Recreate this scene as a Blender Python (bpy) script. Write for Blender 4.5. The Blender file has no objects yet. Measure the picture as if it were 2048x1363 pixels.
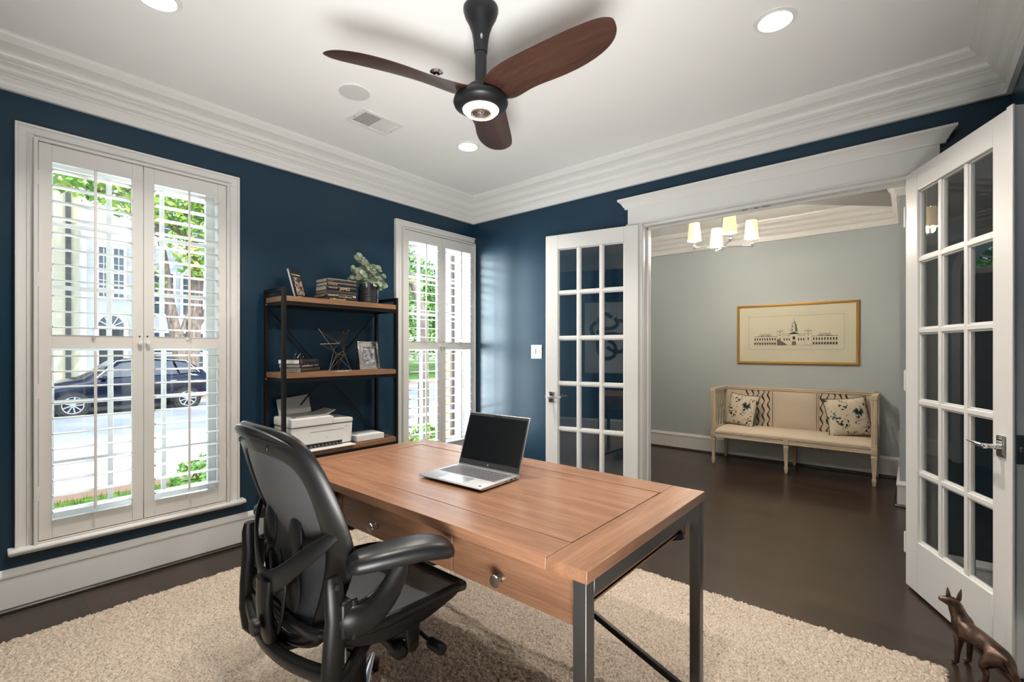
import bpy, bmesh, math, random
from mathutils import Vector, Matrix
random.seed(7)
R = math.radians
SC = bpy.context.scene
COL = SC.collection

# ------------------------------------------------------------------ camera
cam_d = bpy.data.cameras.new('camera')
cam = bpy.data.objects.new('camera', cam_d); COL.objects.link(cam)
cam_d.sensor_fit = 'HORIZONTAL'; cam_d.sensor_width = 36.0
cam_d.lens = 941.0 / 2048.0 * 36.0
cam_d.shift_y = 19.5 / 2048.0
cam_d.clip_start = 0.02; cam_d.clip_end = 300
cam.location = (0, 0, 1.25)
cam.rotation_euler = (R(90), 0, R(40.3 - 90))
SC.camera = cam

# ------------------------------------------------------------------ light, exposure
SC.view_settings.view_transform = 'Standard'
SC.view_settings.look = 'None'
SC.view_settings.gamma = 1.0
SC.view_settings.exposure = 0.3
SC.view_settings.use_curve_mapping = False
W = bpy.data.worlds.new('sky'); SC.world = W; W.use_nodes = True
nt = W.node_tree; nt.nodes.clear()
sky = nt.nodes.new('ShaderNodeTexSky'); sky.sky_type = 'NISHITA'
sky.sun_disc = False; sky.sun_elevation = R(55); sky.sun_rotation = R(200); sky.air_density = 1.0; sky.dust_density = 2.0
bg = nt.nodes.new('ShaderNodeBackground'); bg.inputs['Strength'].default_value = 0.62
wo = nt.nodes.new('ShaderNodeOutputWorld')
nt.links.new(sky.outputs[0], bg.inputs[0]); nt.links.new(bg.outputs[0], wo.inputs[0])
sun_d = bpy.data.lights.new('sun', 'SUN'); sun_d.energy = 3.8; sun_d.angle = R(1.0); sun_d.color = (1, .95, .86)
sun = bpy.data.objects.new('sun', sun_d); COL.objects.link(sun)
sun.rotation_euler = (R(42), 0, R(38)); sun.location = (0, 0, 20)
bn_d = bpy.data.lights.new('ceiling_fill', 'AREA'); bn_d.shape = 'DISK'; bn_d.size = 1.0; bn_d.energy = 25; bn_d.spread = R(88); bn_d.color = (1, .98, .95)  # added soft fill by the camera, aimed up to brighten the ceiling
bn = bpy.data.objects.new('ceiling_fill', bn_d); COL.objects.link(bn); bn.location = (-.06, -.02, .60)
bn.rotation_euler = Vector((1, 1, 1.3)).to_track_quat('-Z', 'Y').to_euler()
dl_d = bpy.data.lights.new('wall_glow_fill', 'AREA'); dl_d.shape = 'RECTANGLE'; dl_d.size = 1.0; dl_d.size_y = 2.4; dl_d.energy = 400; dl_d.color = (.86, .94, 1)  # added fill outside between the windows, casts the glow on the navy wall
dl = bpy.data.objects.new('wall_glow_fill', dl_d); COL.objects.link(dl); dl.location = (1.75, 5.0, 1.35); dl.rotation_euler = Vector((1.45, -2.2, 0)).to_track_quat('-Z', 'Y').to_euler()
RECESSED_W = 11.0
FAN_W = 34.0
SHADE_W = 17.0

# ------------------------------------------------------------------ materials
MATS = {}
def mat(name, col, rough=.5, metal=0., spec=.5, **kw):
    if name in MATS: return MATS[name]
    m = bpy.data.materials.new(name); m.use_nodes = True
    b = m.node_tree.nodes['Principled BSDF']
    b.inputs['Base Color'].default_value = (*col, 1)
    b.inputs['Roughness'].default_value = rough
    b.inputs['Metallic'].default_value = metal
    b.inputs['Specular IOR Level'].default_value = spec
    for k, v in kw.items():
        b.inputs[k.replace('_', ' ')].default_value = v
    MATS[name] = m
    return m
def nodes(m):
    t = m.node_tree
    return t, t.nodes, t.links, t.nodes['Principled BSDF']
def coords(m, scale=(1, 1, 1), rot=(0, 0, 0)):
    t, n, l, b = nodes(m)
    tc = n.new('ShaderNodeTexCoord'); mp = n.new('ShaderNodeMapping')
    mp.inputs['Scale'].default_value = scale; mp.inputs['Rotation'].default_value = rot
    l.new(tc.outputs['Object'], mp.inputs[0]); return mp.outputs[0]
def noise_bump(m, scale, strength, dist=.002, detail=4, vec=None):
    t, n, l, b = nodes(m)
    v = vec or coords(m)
    nz = n.new('ShaderNodeTexNoise'); nz.inputs['Scale'].default_value = scale; nz.inputs['Detail'].default_value = detail
    bp = n.new('ShaderNodeBump'); bp.inputs['Strength'].default_value = strength; bp.inputs['Distance'].default_value = dist
    l.new(v, nz.inputs[0]); l.new(nz.outputs[0], bp.inputs['Height']); l.new(bp.outputs[0], b.inputs['Normal'])
def ramp_noise(m, cols, scale, sc3=(1, 1, 1), detail=5, lo=.3, hi=.7, dist=0.0):
    t, n, l, b = nodes(m)
    v = coords(m, sc3)
    nz = n.new('ShaderNodeTexNoise'); nz.inputs['Scale'].default_value = scale; nz.inputs['Detail'].default_value = detail
    nz.inputs['Distortion'].default_value = dist
    cr = n.new('ShaderNodeValToRGB'); e = cr.color_ramp.elements
    e[0].position = lo; e[0].color = (*cols[0], 1); e[1].position = hi; e[1].color = (*cols[-1], 1)
    for i, c in enumerate(cols[1:-1]):
        x = e.new(lo + (hi - lo) * (i + 1) / (len(cols) - 1)); x.color = (*c, 1)
    l.new(v, nz.inputs[0]); l.new(nz.outputs[0], cr.inputs[0]); l.new(cr.outputs[0], b.inputs['Base Color'])
    return cr
def wood(name, c0, c1, axis, rough=.35, scale=6., knots=1.):
    """long grain along the given axis"""
    if name in MATS: return MATS[name]
    m = mat(name, c0, rough)
    s = [9., 9., 9.]; s[axis] = .55
    t, n, l, b = nodes(m)
    v = coords(m, tuple(s))
    nz = n.new('ShaderNodeTexNoise'); nz.inputs['Scale'].default_value = scale * .35; nz.inputs['Detail'].default_value = 8
    nz.inputs['Distortion'].default_value = .6 * knots
    n2 = n.new('ShaderNodeTexNoise'); n2.inputs['Scale'].default_value = scale * 2.5; n2.inputs['Detail'].default_value = 6
    mx = n.new('ShaderNodeMix'); mx.data_type = 'FLOAT'; mx.inputs[0].default_value = .4
    cr = n.new('ShaderNodeValToRGB'); e = cr.color_ramp.elements
    e[0].position = .33; e[0].color = (*c0, 1); e[1].position = .68; e[1].color = (*c1, 1)
    l.new(v, nz.inputs[0]); l.new(v, n2.inputs[0]); l.new(nz.outputs[0], mx.inputs[2]); l.new(n2.outputs[0], mx.inputs[3])
    l.new(mx.outputs[0], cr.inputs[0]); l.new(cr.outputs[0], b.inputs['Base Color'])
    bp = n.new('ShaderNodeBump'); bp.inputs['Strength'].default_value = .12; bp.inputs['Distance'].default_value = .001
    l.new(n2.outputs[0], bp.inputs['Height']); l.new(bp.outputs[0], b.inputs['Normal'])
    return m
def emit(name, col, st):
    m = bpy.data.materials.new(name); m.use_nodes = True; MATS[name] = m
    b = m.node_tree.nodes['Principled BSDF']
    b.inputs['Base Color'].default_value = (*col, 1)
    b.inputs['Emission Color'].default_value = (*col, 1); b.inputs['Emission Strength'].default_value = st
    return m
def glass(name, tint=(1, 1, 1), ior=1.5, rough=0.):
    m = bpy.data.materials.new(name); m.use_nodes = True; MATS[name] = m
    t = m.node_tree; t.nodes.clear()
    o = t.nodes.new('ShaderNodeOutputMaterial'); mx = t.nodes.new('ShaderNodeMixShader')
    tr = t.nodes.new('ShaderNodeBsdfTransparent'); tr.inputs[0].default_value = (*tint, 1)
    gl = t.nodes.new('ShaderNodeBsdfGlossy'); gl.inputs['Roughness'].default_value = rough
    fr = t.nodes.new('ShaderNodeFresnel'); fr.inputs[0].default_value = ior
    ge = t.nodes.new('ShaderNodeNewGeometry'); mu = t.nodes.new('ShaderNodeMath'); mu.operation = 'SUBTRACT'; mu.inputs[0].default_value = 1.
    m2 = t.nodes.new('ShaderNodeMath'); m2.operation = 'MULTIPLY'
    t.links.new(ge.outputs['Backfacing'], mu.inputs[1]); t.links.new(fr.outputs[0], m2.inputs[0]); t.links.new(mu.outputs[0], m2.inputs[1])
    t.links.new(m2.outputs[0], mx.inputs[0]); t.links.new(tr.outputs[0], mx.inputs[1]); t.links.new(gl.outputs[0], mx.inputs[2])
    t.links.new(mx.outputs[0], o.inputs[0]); return m

WHITE = mat('white_gloss_paint', (.77, .765, .745), .34)
SHUT = mat('shutter_paint', (.74, .725, .695), .35)
CEIL = mat('ceiling_paint', (.86, .86, .85), .9, spec=.2)
NAVY = mat('navy_wall_paint', (.0100, .038, .069), .35, spec=.32); noise_bump(NAVY, 160, .10, .002, 2)
HALLP = mat('pale_grey_green_wall_paint', (.44, .49, .503), .6); noise_bump(HALLP, 160, .08, .002, 2)
DARKWOOD = mat('shoe_moulding_brown', (.022, .014, .010), .3)
BLACKM = mat('black_metal', (.018, .017, .017), .38, .6)
STEEL = mat('grey_steel', (.13, .13, .13), .34, .85)
CHROME = mat('chrome', (.75, .75, .76), .12, 1.)
NICKEL = mat('brushed_nickel', (.42, .38, .34), .3, 1.)
PLAST = mat('graphite_plastic', (.010, .0095, .0095), .36, spec=.45); noise_bump(PLAST, 900, .12, .0006, 2)
PLAST2 = mat('black_soft_plastic', (.006, .006, .0065), .42)
PAPER = mat('white_paper', (.83, .83, .81), .7)
PRWHITE = mat('printer_white', (.74, .73, .71), .45)
PRGREY = mat('printer_grey', (.30, .30, .29), .5)
DARKHOLE = mat('dark_recess', (.01, .01, .01), .8)
GLASS = glass('window_glass', (.97, .99, .98), 1.45)
DOORGLASS = glass('door_glass', (.90, .92, .92), 2.0)
ACRYL = glass('clear_acrylic', (.93, .95, .95), 1.5)

def floor_mat():
    m = mat('dark_oak_boards', (.03, .018, .012), .27, spec=.5)
    t, n, l, b = nodes(m)
    v = coords(m, (1, 1, 1), (0, 0, R(90)))
    br = n.new('ShaderNodeTexBrick'); br.offset = .37; br.inputs['Scale'].default_value = 1.
    br.inputs['Brick Width'].default_value = 1.15; br.inputs['Row Height'].default_value = .083
    br.inputs['Mortar Size'].default_value = .0009; br.inputs['Mortar Smooth'].default_value = .1; br.inputs['Bias'].default_value = 0.
    br.inputs['Color1'].default_value = (.026, .015, .010, 1); br.inputs['Color2'].default_value = (.042, .025, .017, 1)
    br.inputs['Mortar'].default_value = (.008, .005, .004, 1)
    v2 = coords(m, (60, 3, 3))
    nz = n.new('ShaderNodeTexNoise'); nz.inputs['Scale'].default_value = 2.; nz.inputs['Detail'].default_value = 6
    mx = n.new('ShaderNodeMix'); mx.data_type = 'RGBA'; mx.blend_type = 'MULTIPLY'; mx.inputs[0].default_value = .55
    cr = n.new('ShaderNodeValToRGB'); e = cr.color_ramp.elements
    e[0].position = .3; e[0].color = (.5, .5, .5, 1); e[1].position = .7; e[1].color = (1.3, 1.25, 1.2, 1)
    l.new(v, br.inputs[0]); l.new(v2, nz.inputs[0]); l.new(nz.outputs[0], cr.inputs[0])
    l.new(br.outputs[0], mx.inputs[6]); l.new(cr.outputs[0], mx.inputs[7]); l.new(mx.outputs[2], b.inputs['Base Color'])
    bp = n.new('ShaderNodeBump'); bp.inputs['Strength'].default_value = .08; bp.inputs['Distance'].default_value = .001
    l.new(nz.outputs[0], bp.inputs['Height']); l.new(bp.outputs[0], b.inputs['Normal'])
    return m
FLOOR = floor_mat()

# ------------------------------------------------------------------ mesh builder
class MB:
    def __init__(s): s.v = []; s.f = []; s.mi = []; s.cur = 0; s.M = Matrix.Identity(4)
    def m(s, i): s.cur = i; return s
    def add(s, vs, fs):
        o = len(s.v); s.v += [tuple(s.M @ Vector(p)) for p in vs]
        s.f += [tuple(i + o for i in f) for f in fs]; s.mi += [s.cur] * len(fs); return s
    def box(s, x0, x1, y0, y1, z0, z1):
        vs = [(x0, y0, z0), (x1, y0, z0), (x1, y1, z0), (x0, y1, z0), (x0, y0, z1), (x1, y0, z1), (x1, y1, z1), (x0, y1, z1)]
        return s.add(vs, [(0, 3, 2, 1), (4, 5, 6, 7), (0, 1, 5, 4), (1, 2, 6, 5), (2, 3, 7, 6), (3, 0, 4, 7)])
    def prism(s, poly, a0, a1, axis=2):
        """poly: 2D points, extruded along axis from a0 to a1"""
        n = len(poly)
        def P(p, a):
            return {2: (p[0], p[1], a), 1: (p[0], a, p[1]), 0: (a, p[0], p[1])}[axis]
        vs = [P(p, a0) for p in poly] + [P(p, a1) for p in poly]
        fs = [tuple(range(n - 1, -1, -1)), tuple(range(n, 2 * n))] + [(i, (i + 1) % n, n + (i + 1) % n, n + i) for i in range(n)]
        return s.add(vs, fs)
    def loft(s, rings, closed=True, caps=True):
        n = len(rings[0]); vs = [p for r in rings for p in r]; fs = []
        for k in range(len(rings) - 1):
            for i in range(n if closed else n - 1):
                j = (i + 1) % n
                fs.append((k * n + i, k * n + j, (k + 1) * n + j, (k + 1) * n + i))
        if caps and closed:
            fs.append(tuple(range(n - 1, -1, -1))); fs.append(tuple((len(rings) - 1) * n + i for i in range(n)))
        return s.add(vs, fs)
    def lathe(s, prof, c=(0, 0, 0), axis='z', n=24, ang=0., ring=False):
        """prof: (radius, height) list; ring: the profile closes on itself around a hole"""
        rings = []
        hole = ring
        if hole: prof = list(prof) + [prof[0]]
        for r, h in prof:
            ring = []
            for i in range(n):
                a = 2 * math.pi * i / n + ang; x, y = r * math.cos(a), r * math.sin(a)
                p = {'z': (x, y, h), 'x': (h, x, y), 'y': (y, h, x)}[axis]
                ring.append((p[0] + c[0], p[1] + c[1], p[2] + c[2]))
            rings.append(ring)
        return s.loft(rings, caps=not hole)
    def tube(s, pts, rad, n=8, closed=False, flat=None, up=None, caps=True):
        """swept round/elliptic tube; rad number or list; flat=(ru, rv) multipliers with up vector"""
        P = [Vector(p) for p in pts]; N = len(P)
        rr = rad if isinstance(rad, (list, tuple)) else [rad] * N
        rings = []; prev = None
        for k in range(N):
            if closed: t = P[(k + 1) % N] - P[k - 1]
            else: t = P[min(k + 1, N - 1)] - P[max(k - 1, 0)]
            if t.length < 1e-9: t = Vector((0, 0, 1))
            t.normalize()
            if up is not None:
                u = Vector(up) - t * t.dot(Vector(up))
                if u.length < 1e-4: u = t.orthogonal()
            elif prev is None: u = t.orthogonal()
            else: u = prev - t * t.dot(prev)
            u.normalize(); prev = u; w = t.cross(u)
            fu, fv = (1, 1)
            if flat: 
                fl = flat[k] if isinstance(flat, list) else flat
                fu, fv = fl
            rings.append([tuple(P[k] + u * (math.cos(2 * math.pi * i / n) * rr[k] * fu) + w * (math.sin(2 * math.pi * i / n) * rr[k] * fv)) for i in range(n)])
        if closed: rings.append(rings[0]); caps = False
        return s.loft(rings, caps=caps)
    def bar(s, p0, p1, w, h=None, up=(0, 0, 1)):
        h = h or w; a, b = Vector(p0), Vector(p1); t = (b - a).normalized()
        u = Vector(up) - t * t.dot(Vector(up))
        if u.length < 1e-4: u = t.orthogonal()
        u.normalize(); v = t.cross(u)
        rs = [[tuple(c + v * (sx * w / 2) + u * (sy * h / 2)) for sx, sy in ((-1, -1), (1, -1), (1, 1), (-1, 1))] for c in (a, b)]
        return s.loft(rs)
    def ball(s, c, r, n=12, sc=(1, 1, 1)):
        rings = []
        for k in range(1, n):
            a = math.pi * k / n
            rings.append([(c[0] + r * sc[0] * math.sin(a) * math.cos(2 * math.pi * i / (n * 2)), c[1] + r * sc[1] * math.sin(a) * math.sin(2 * math.pi * i / (n * 2)), c[2] - r * sc[2] * math.cos(a)) for i in range(2 * n)])
        return s.loft(rings)
    def sheet(s, grid, th, nrm=None):
        """grid[i][j] of points, solid sheet of thickness th"""
        ni, nj = len(grid), len(grid[0]); P = [[Vector(p) for p in row] for row in grid]
        top = []; bot = []
        for i in range(ni):
            for j in range(nj):
                a = P[min(i + 1, ni - 1)][j] - P[max(i - 1, 0)][j]; b = P[i][min(j + 1, nj - 1)] - P[i][max(j - 1, 0)]
                nn = a.cross(b)
                nn = nn.normalized() if nn.length > 1e-12 else Vector((0, 0, 1))
                top.append(tuple(P[i][j] + nn * th / 2)); bot.append(tuple(P[i][j] - nn * th / 2))
        n = ni * nj; fs = []
        for i in range(ni - 1):
            for j in range(nj - 1):
                a, b, c, d = i * nj + j, (i + 1) * nj + j, (i + 1) * nj + j + 1, i * nj + j + 1
                fs.append((a, b, c, d)); fs.append((n + d, n + c, n + b, n + a))
        edge = [i * nj for i in range(ni)] + [(ni - 1) * nj + j for j in range(1, nj)] + [i * nj + nj - 1 for i in range(ni - 2, -1, -1)] + [j for j in range(nj - 2, 0, -1)]
        for k in range(len(edge)):
            a, b = edge[k], edge[(k + 1) % len(edge)]; fs.append((a, n + a, n + b, b))
        return s.add(top + bot, fs)
    def build(s, name, mats, parent=None, bevel=0., seg=2, smooth=True, angle=35, sub=0, fix=True):
        me = bpy.data.meshes.new(name); me.from_pydata(s.v, [], s.f)
        if not isinstance(mats, (list, tuple)): mats = [mats]
        for m_ in mats: me.materials.append(m_)
        me.polygons.foreach_set('material_index', s.mi)
        if fix:
            bm = bmesh.new(); bm.from_mesh(me); bmesh.ops.recalc_face_normals(bm, faces=bm.faces[:]); bm.to_mesh(me); bm.free()
        if smooth:
            me.polygons.foreach_set('use_smooth', [True] * len(me.polygons)); me.set_sharp_from_angle(angle=R(angle))
        o = bpy.data.objects.new(name, me); COL.objects.link(o)
        if parent: o.parent = parent
        if bevel:
            b = o.modifiers.new('bevel', 'BEVEL'); b.width = bevel; b.segments = seg; b.limit_method = 'ANGLE'; b.angle_limit = R(40)
        if sub:
            b = o.modifiers.new('sub', 'SUBSURF'); b.levels = sub; b.render_levels = sub
        return o
def tag(o, label=None, cat=None, group=None, kind=None):
    if label: o['label'] = label
    if cat: o['category'] = cat
    if group: o['group'] = group
    if kind: o['kind'] = kind
    return o
def thing(name, label, cat, loc=(0, 0, 0), rz=0., group=None, rot=None):
    o = bpy.data.objects.new(name, None); COL.objects.link(o); o.empty_display_size = .05
    o.location = loc; o.rotation_euler = rot or (0, 0, rz)
    return tag(o, label, cat, group)
def struct(o): o['kind'] = 'structure'; return o
def group_empty(name, loc=(0, 0, 0)):
    o = bpy.data.objects.new(name, None); COL.objects.link(o); o.location = loc; o['kind'] = 'structure'; return o
def lamp(name, kind, loc, watts, col, size, parent, **kw):
    d = bpy.data.lights.new(name, kind); d.energy = watts; d.color = col
    if kind == 'AREA': d.shape = 'DISK'; d.size = size
    else: d.shadow_soft_size = size
    for k, v in kw.items(): setattr(d, k, v)
    o = bpy.data.objects.new(name, d); COL.objects.link(o); o.location = loc
    if parent: o.parent = parent
    return o
def sweep(path, prof, closed=False):
    """path: 2D pts with the room on the LEFT side of travel; prof: (offset into room, z)"""
    n = len(path); rings = []
    for k in range(n):
        p = Vector(path[k])
        if closed or 0 < k < n - 1:
            d0 = (p - Vector(path[k - 1])).normalized(); d1 = (Vector(path[(k + 1) % n]) - p).normalized()
        elif k == 0: d0 = d1 = (Vector(path[1]) - p).normalized()
        else: d0 = d1 = (p - Vector(path[k - 1])).normalized()
        n0, n1 = Vector((-d0.y, d0.x)), Vector((-d1.y, d1.x)); mm = n0 + n1; mm = mm / mm.dot(n0) if abs(mm.dot(n0)) > 1e-6 else n0
        rings.append([(p.x + mm.x * o, p.y + mm.y * o, z) for o, z in prof])
    if closed: rings.append(rings[0])
    b = MB(); b.loft(rings, caps=not closed); return b
def text_mesh(txt, size, extrude=.0004, font_spacing=1.):
    c = bpy.data.curves.new('txt', 'FONT'); c.body = txt; c.size = size; c.extrude = extrude; c.space_character = font_spacing
    c.align_x = 'CENTER'; c.align_y = 'CENTER'
    o = bpy.data.objects.new('txt', c); COL.objects.link(o)
    dg = bpy.context.evaluated_depsgraph_get(); me = bpy.data.meshes.new_from_object(o.evaluated_get(dg))
    vs = [tuple(v.co) for v in me.vertices]; fs = [tuple(p.vertices) for p in me.polygons]
    bpy.data.objects.remove(o); bpy.data.curves.remove(c); bpy.data.meshes.remove(me); return vs, fs

# ================================================================== the room
XF, YL, YR, XB, ZC = 3.30, 3.30, -.372, -.45, 2.71      # far, left, right, rear walls and ceiling of the study
HX, HT = 5.97, 3.42                                     # hall far wall, hall side of the far wall
b = MB().box(-.6, 6.1, -1.4, 3.36, -.12, 0); struct(b.build('floor', FLOOR, smooth=False))
b = MB().box(-.6, 6.1, -1.4, 3.5, ZC, ZC + .15); struct(b.build('ceiling', CEIL, smooth=False))
W1 = (.262, 1.088); W2 = (2.447, 3.265); WZ = (.335, 2.268)
FD = (4.52, 5.50)                                       # front door opening in the hall
b = MB()
def wall_seg(b, x0, x1, z0, z1, y0, y1):
    b.box(x0, x1, y0, y1, z0, z1)
for x0, x1 in ((-.6, W1[0]), (W1[1], W2[0]), (W2[1], 3.36)): b.box(x0, x1, YL, YL + .17, -.1, ZC)
for w in (W1, W2): b.box(*w, YL, YL + .17, -.1, WZ[0]); b.box(*w, YL, YL + .17, WZ[1], ZC)
struct(b.build('wall_left', NAVY, smooth=False))
b = MB()
b.box(3.36, FD[0], YL, YL + .17, -.1, ZC); b.box(FD[1], 6.1, YL, YL + .17, -.1, ZC)
nA = 16; cx_, rx_ = (FD[0] + FD[1]) / 2, (FD[1] - FD[0]) / 2
arc = [(cx_ + rx_ * math.cos(math.pi * i / nA), 2.16 + .30 * math.sin(math.pi * i / nA)) for i in range(nA + 1)]
for i in range(nA):
    (xa, za), (xb, zb) = arc[i + 1], arc[i]
    b.prism([(xa, za), (xb, zb), (xb, ZC), (xa, ZC)], YL, YL + .17, 1)
struct(b.build('wall_hall_left', HALLP, smooth=False))
DO = (0.005, 1.515); DZ = 2.19
b = MB()
for m_, x0, x1 in ((0, XF, XF + .06), (1, XF + .06, HT)):
    b.m(m_)
    b.box(x0, x1, DO[1] + .012, YL, -.1, ZC); b.box(x0, x1, -1.3, DO[0] - .012, -.1, ZC); b.box(x0, x1, DO[0] - .012, DO[1] + .012, DZ - .008, ZC)
struct(b.build('wall_far', [NAVY, HALLP], smooth=False))
struct(MB().box(-.6, XF, YR - .12, YR, -.1, ZC).build('wall_right', NAVY, smooth=False))
struct(MB().box(XB - .12, XB, YR - .12, YL, -.1, ZC).build('wall_rear', NAVY, smooth=False))
struct(MB().box(HX, HX + .12, -.0, YL + .1, -.1, ZC).build('wall_hall_far', HALLP, smooth=False))
b = MB().box(4.9, HX + .1, -.05, .07, -.1, ZC).box(4.9, 5.02, -1.3, -.05, -.1, ZC).box(3.3, 4.9, -1.42, -1.3, -.1, ZC)
struct(b.build('wall_hall_right', HALLP, smooth=False))

# crown moulding
CR = [(0, 2.493), (.022, 2.493), (.022, 2.512), (.028, 2.518), (.028, 2.548), (.036, 2.552), (.036, 2.558), (.042, 2.562), (.050, 2.580), (.066, 2.597), (.072, 2.60), (.072, 2.606), (.080, 2.610), (.088, 2.632), (.104, 2.652), (.124, 2.664), (.132, 2.668), (.132, 2.676), (.150, 2.690), (.158, 2.70), (.158, 2.712), (0, 2.712)]
room = [(XB, YR), (XF, YR), (XF, YL), (XB, YL)]
struct(sweep(room, CR, True).build('trim_1', WHITE, angle=50))
hall = [(HT, -1.3), (4.9, -1.3), (4.9, .07), (HX, .07), (HX, YL), (HT, YL)]
struct(sweep(hall, CR, True).build('trim_2', WHITE, angle=50))
# baseboards with dark shoe moulding
BB = [(0, 0), (.016, 0), (.016, .165), (.021, .168), (.021, .178), (.014, .186), (.012, .198), (.006, .204), (0, .204)]
SH = [(.014, 0), (.034, 0), (.033, .010), (.026, .018), (.016, .021), (.014, .021)]
def base(name, path):
    o = sweep(path, BB).build(name, WHITE, angle=40); struct(o)
    sweep(path, SH).build('shoe_moulding', DARKWOOD, o, angle=60)
base('baseboard_left', [(XF, YL), (XB, YL)])
base('baseboard_far', [(XF, 1.64), (XF, YL)])
base('baseboard_right', [(XB, YR), (XF, YR), (XF, -.12)])
base('baseboard_rear', [(XB, YL), (XB, YR)])
base('baseboard_hall', [(4.9, -1.3), (4.9, .07), (HX, .07), (HX, YL), (FD[1] + .09, YL)])
base('baseboard_hall_left', [(FD[0] - .09, YL), (HT, YL), (HT, 1.64)])
# diagonal soffit beam in the hall ceiling
b = MB(); b.M = Matrix.Translation((0, 0, 0))
fw, rt = Vector((math.cos(R(40.3)), math.sin(R(40.3)))), Vector((math.sin(R(40.3)), -math.cos(R(40.3))))
pp = [fw * a + rt * c for a, c in ((4.03, 2.45), (4.03, 3.9), (4.40, 3.75), (4.31, 2.45))]
b.prism([(p.x, p.y) for p in pp], 2.595, ZC + .01)
struct(b.build('trim_3', mat('soffit_grey', (.40, .39, .37), .8), smooth=False))  # flat grey, darker than the ceiling white

# door opening: jamb lining, casing and entablature
b = MB()
b.box(XF - .004, HT + .004, DO[1], DO[1] + .02, 0, DZ); b.box(XF - .004, HT + .004, DO[0] - .02, DO[0], 0, DZ); b.box(XF - .004, HT + .004, DO[0] - .02, DO[1] + .02, DZ - .02, DZ)
b.box(XF + .055, XF + .067, DO[1] - .012, DO[1], 0, DZ - .02); b.box(XF + .055, XF + .067, DO[0], DO[0] + .012, 0, DZ - .02); b.box(XF + .055, XF + .067, DO[0], DO[1], DZ - .034, DZ - .02)
jamb = struct(b.build('trim_4', WHITE, bevel=.0015))
for yy, w_ in ((.83, .035), (.70, .05), (.76, .025)):
    MB().box(XF + .018, XF + .040, yy - w_ / 2, yy + w_ / 2, DZ - .0235, DZ - .0205).build('door_catch', NICKEL, jamb, bevel=.001)
def casing(name, x, s):
    """x wall face, s direction out of the wall"""
    b = MB()
    def bx(o0, o1, y0, y1, z0, z1): a, c = sorted((x + s * o0, x + s * o1)); b.box(a, c, y0, y1, z0, z1)
    for y0, y1 in ((DO[1] + .004, 1.634), (-.114, DO[0] - .004)):
        bx(0, .018, y0, y1, 0, DZ); bx(.018, .022, y0 + .014, y1 - .014, 0, DZ)
    bx(0, .024, -.126, 1.646, DZ, DZ + .014); bx(0, .030, -.120, 1.640, DZ + .003, DZ + .011)
    bx(0, .020, -.114, 1.634, DZ + .014, 2.325)
    cap = [(0, 2.318), (.024, 2.318), (.026, 2.33), (.034, 2.338), (.044, 2.358), (.060, 2.374), (.066, 2.378), (.066, 2.392), (0, 2.392)]
    path = [(x, -.114), (x + s * .001, -.114), (x + s * .001, 1.634), (x, 1.634)]
    if s > 0: path = path[::-1]
    rings = []
    for (px, py), (mx, my) in ((((x), -.114), (0, -1)), ((x, -.114), (s, -1)), ((x, 1.634), (s, 1)), ((x, 1.634), (0, 1))):
        rings.append([(px + mx * o, py + my * o, z) for o, z in cap])
    b.loft(rings)
    return struct(b.build(name, WHITE, bevel=.0012, angle=40))
casing('trim_5', XF, -1)
casing('trim_6', HT, 1)

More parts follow.
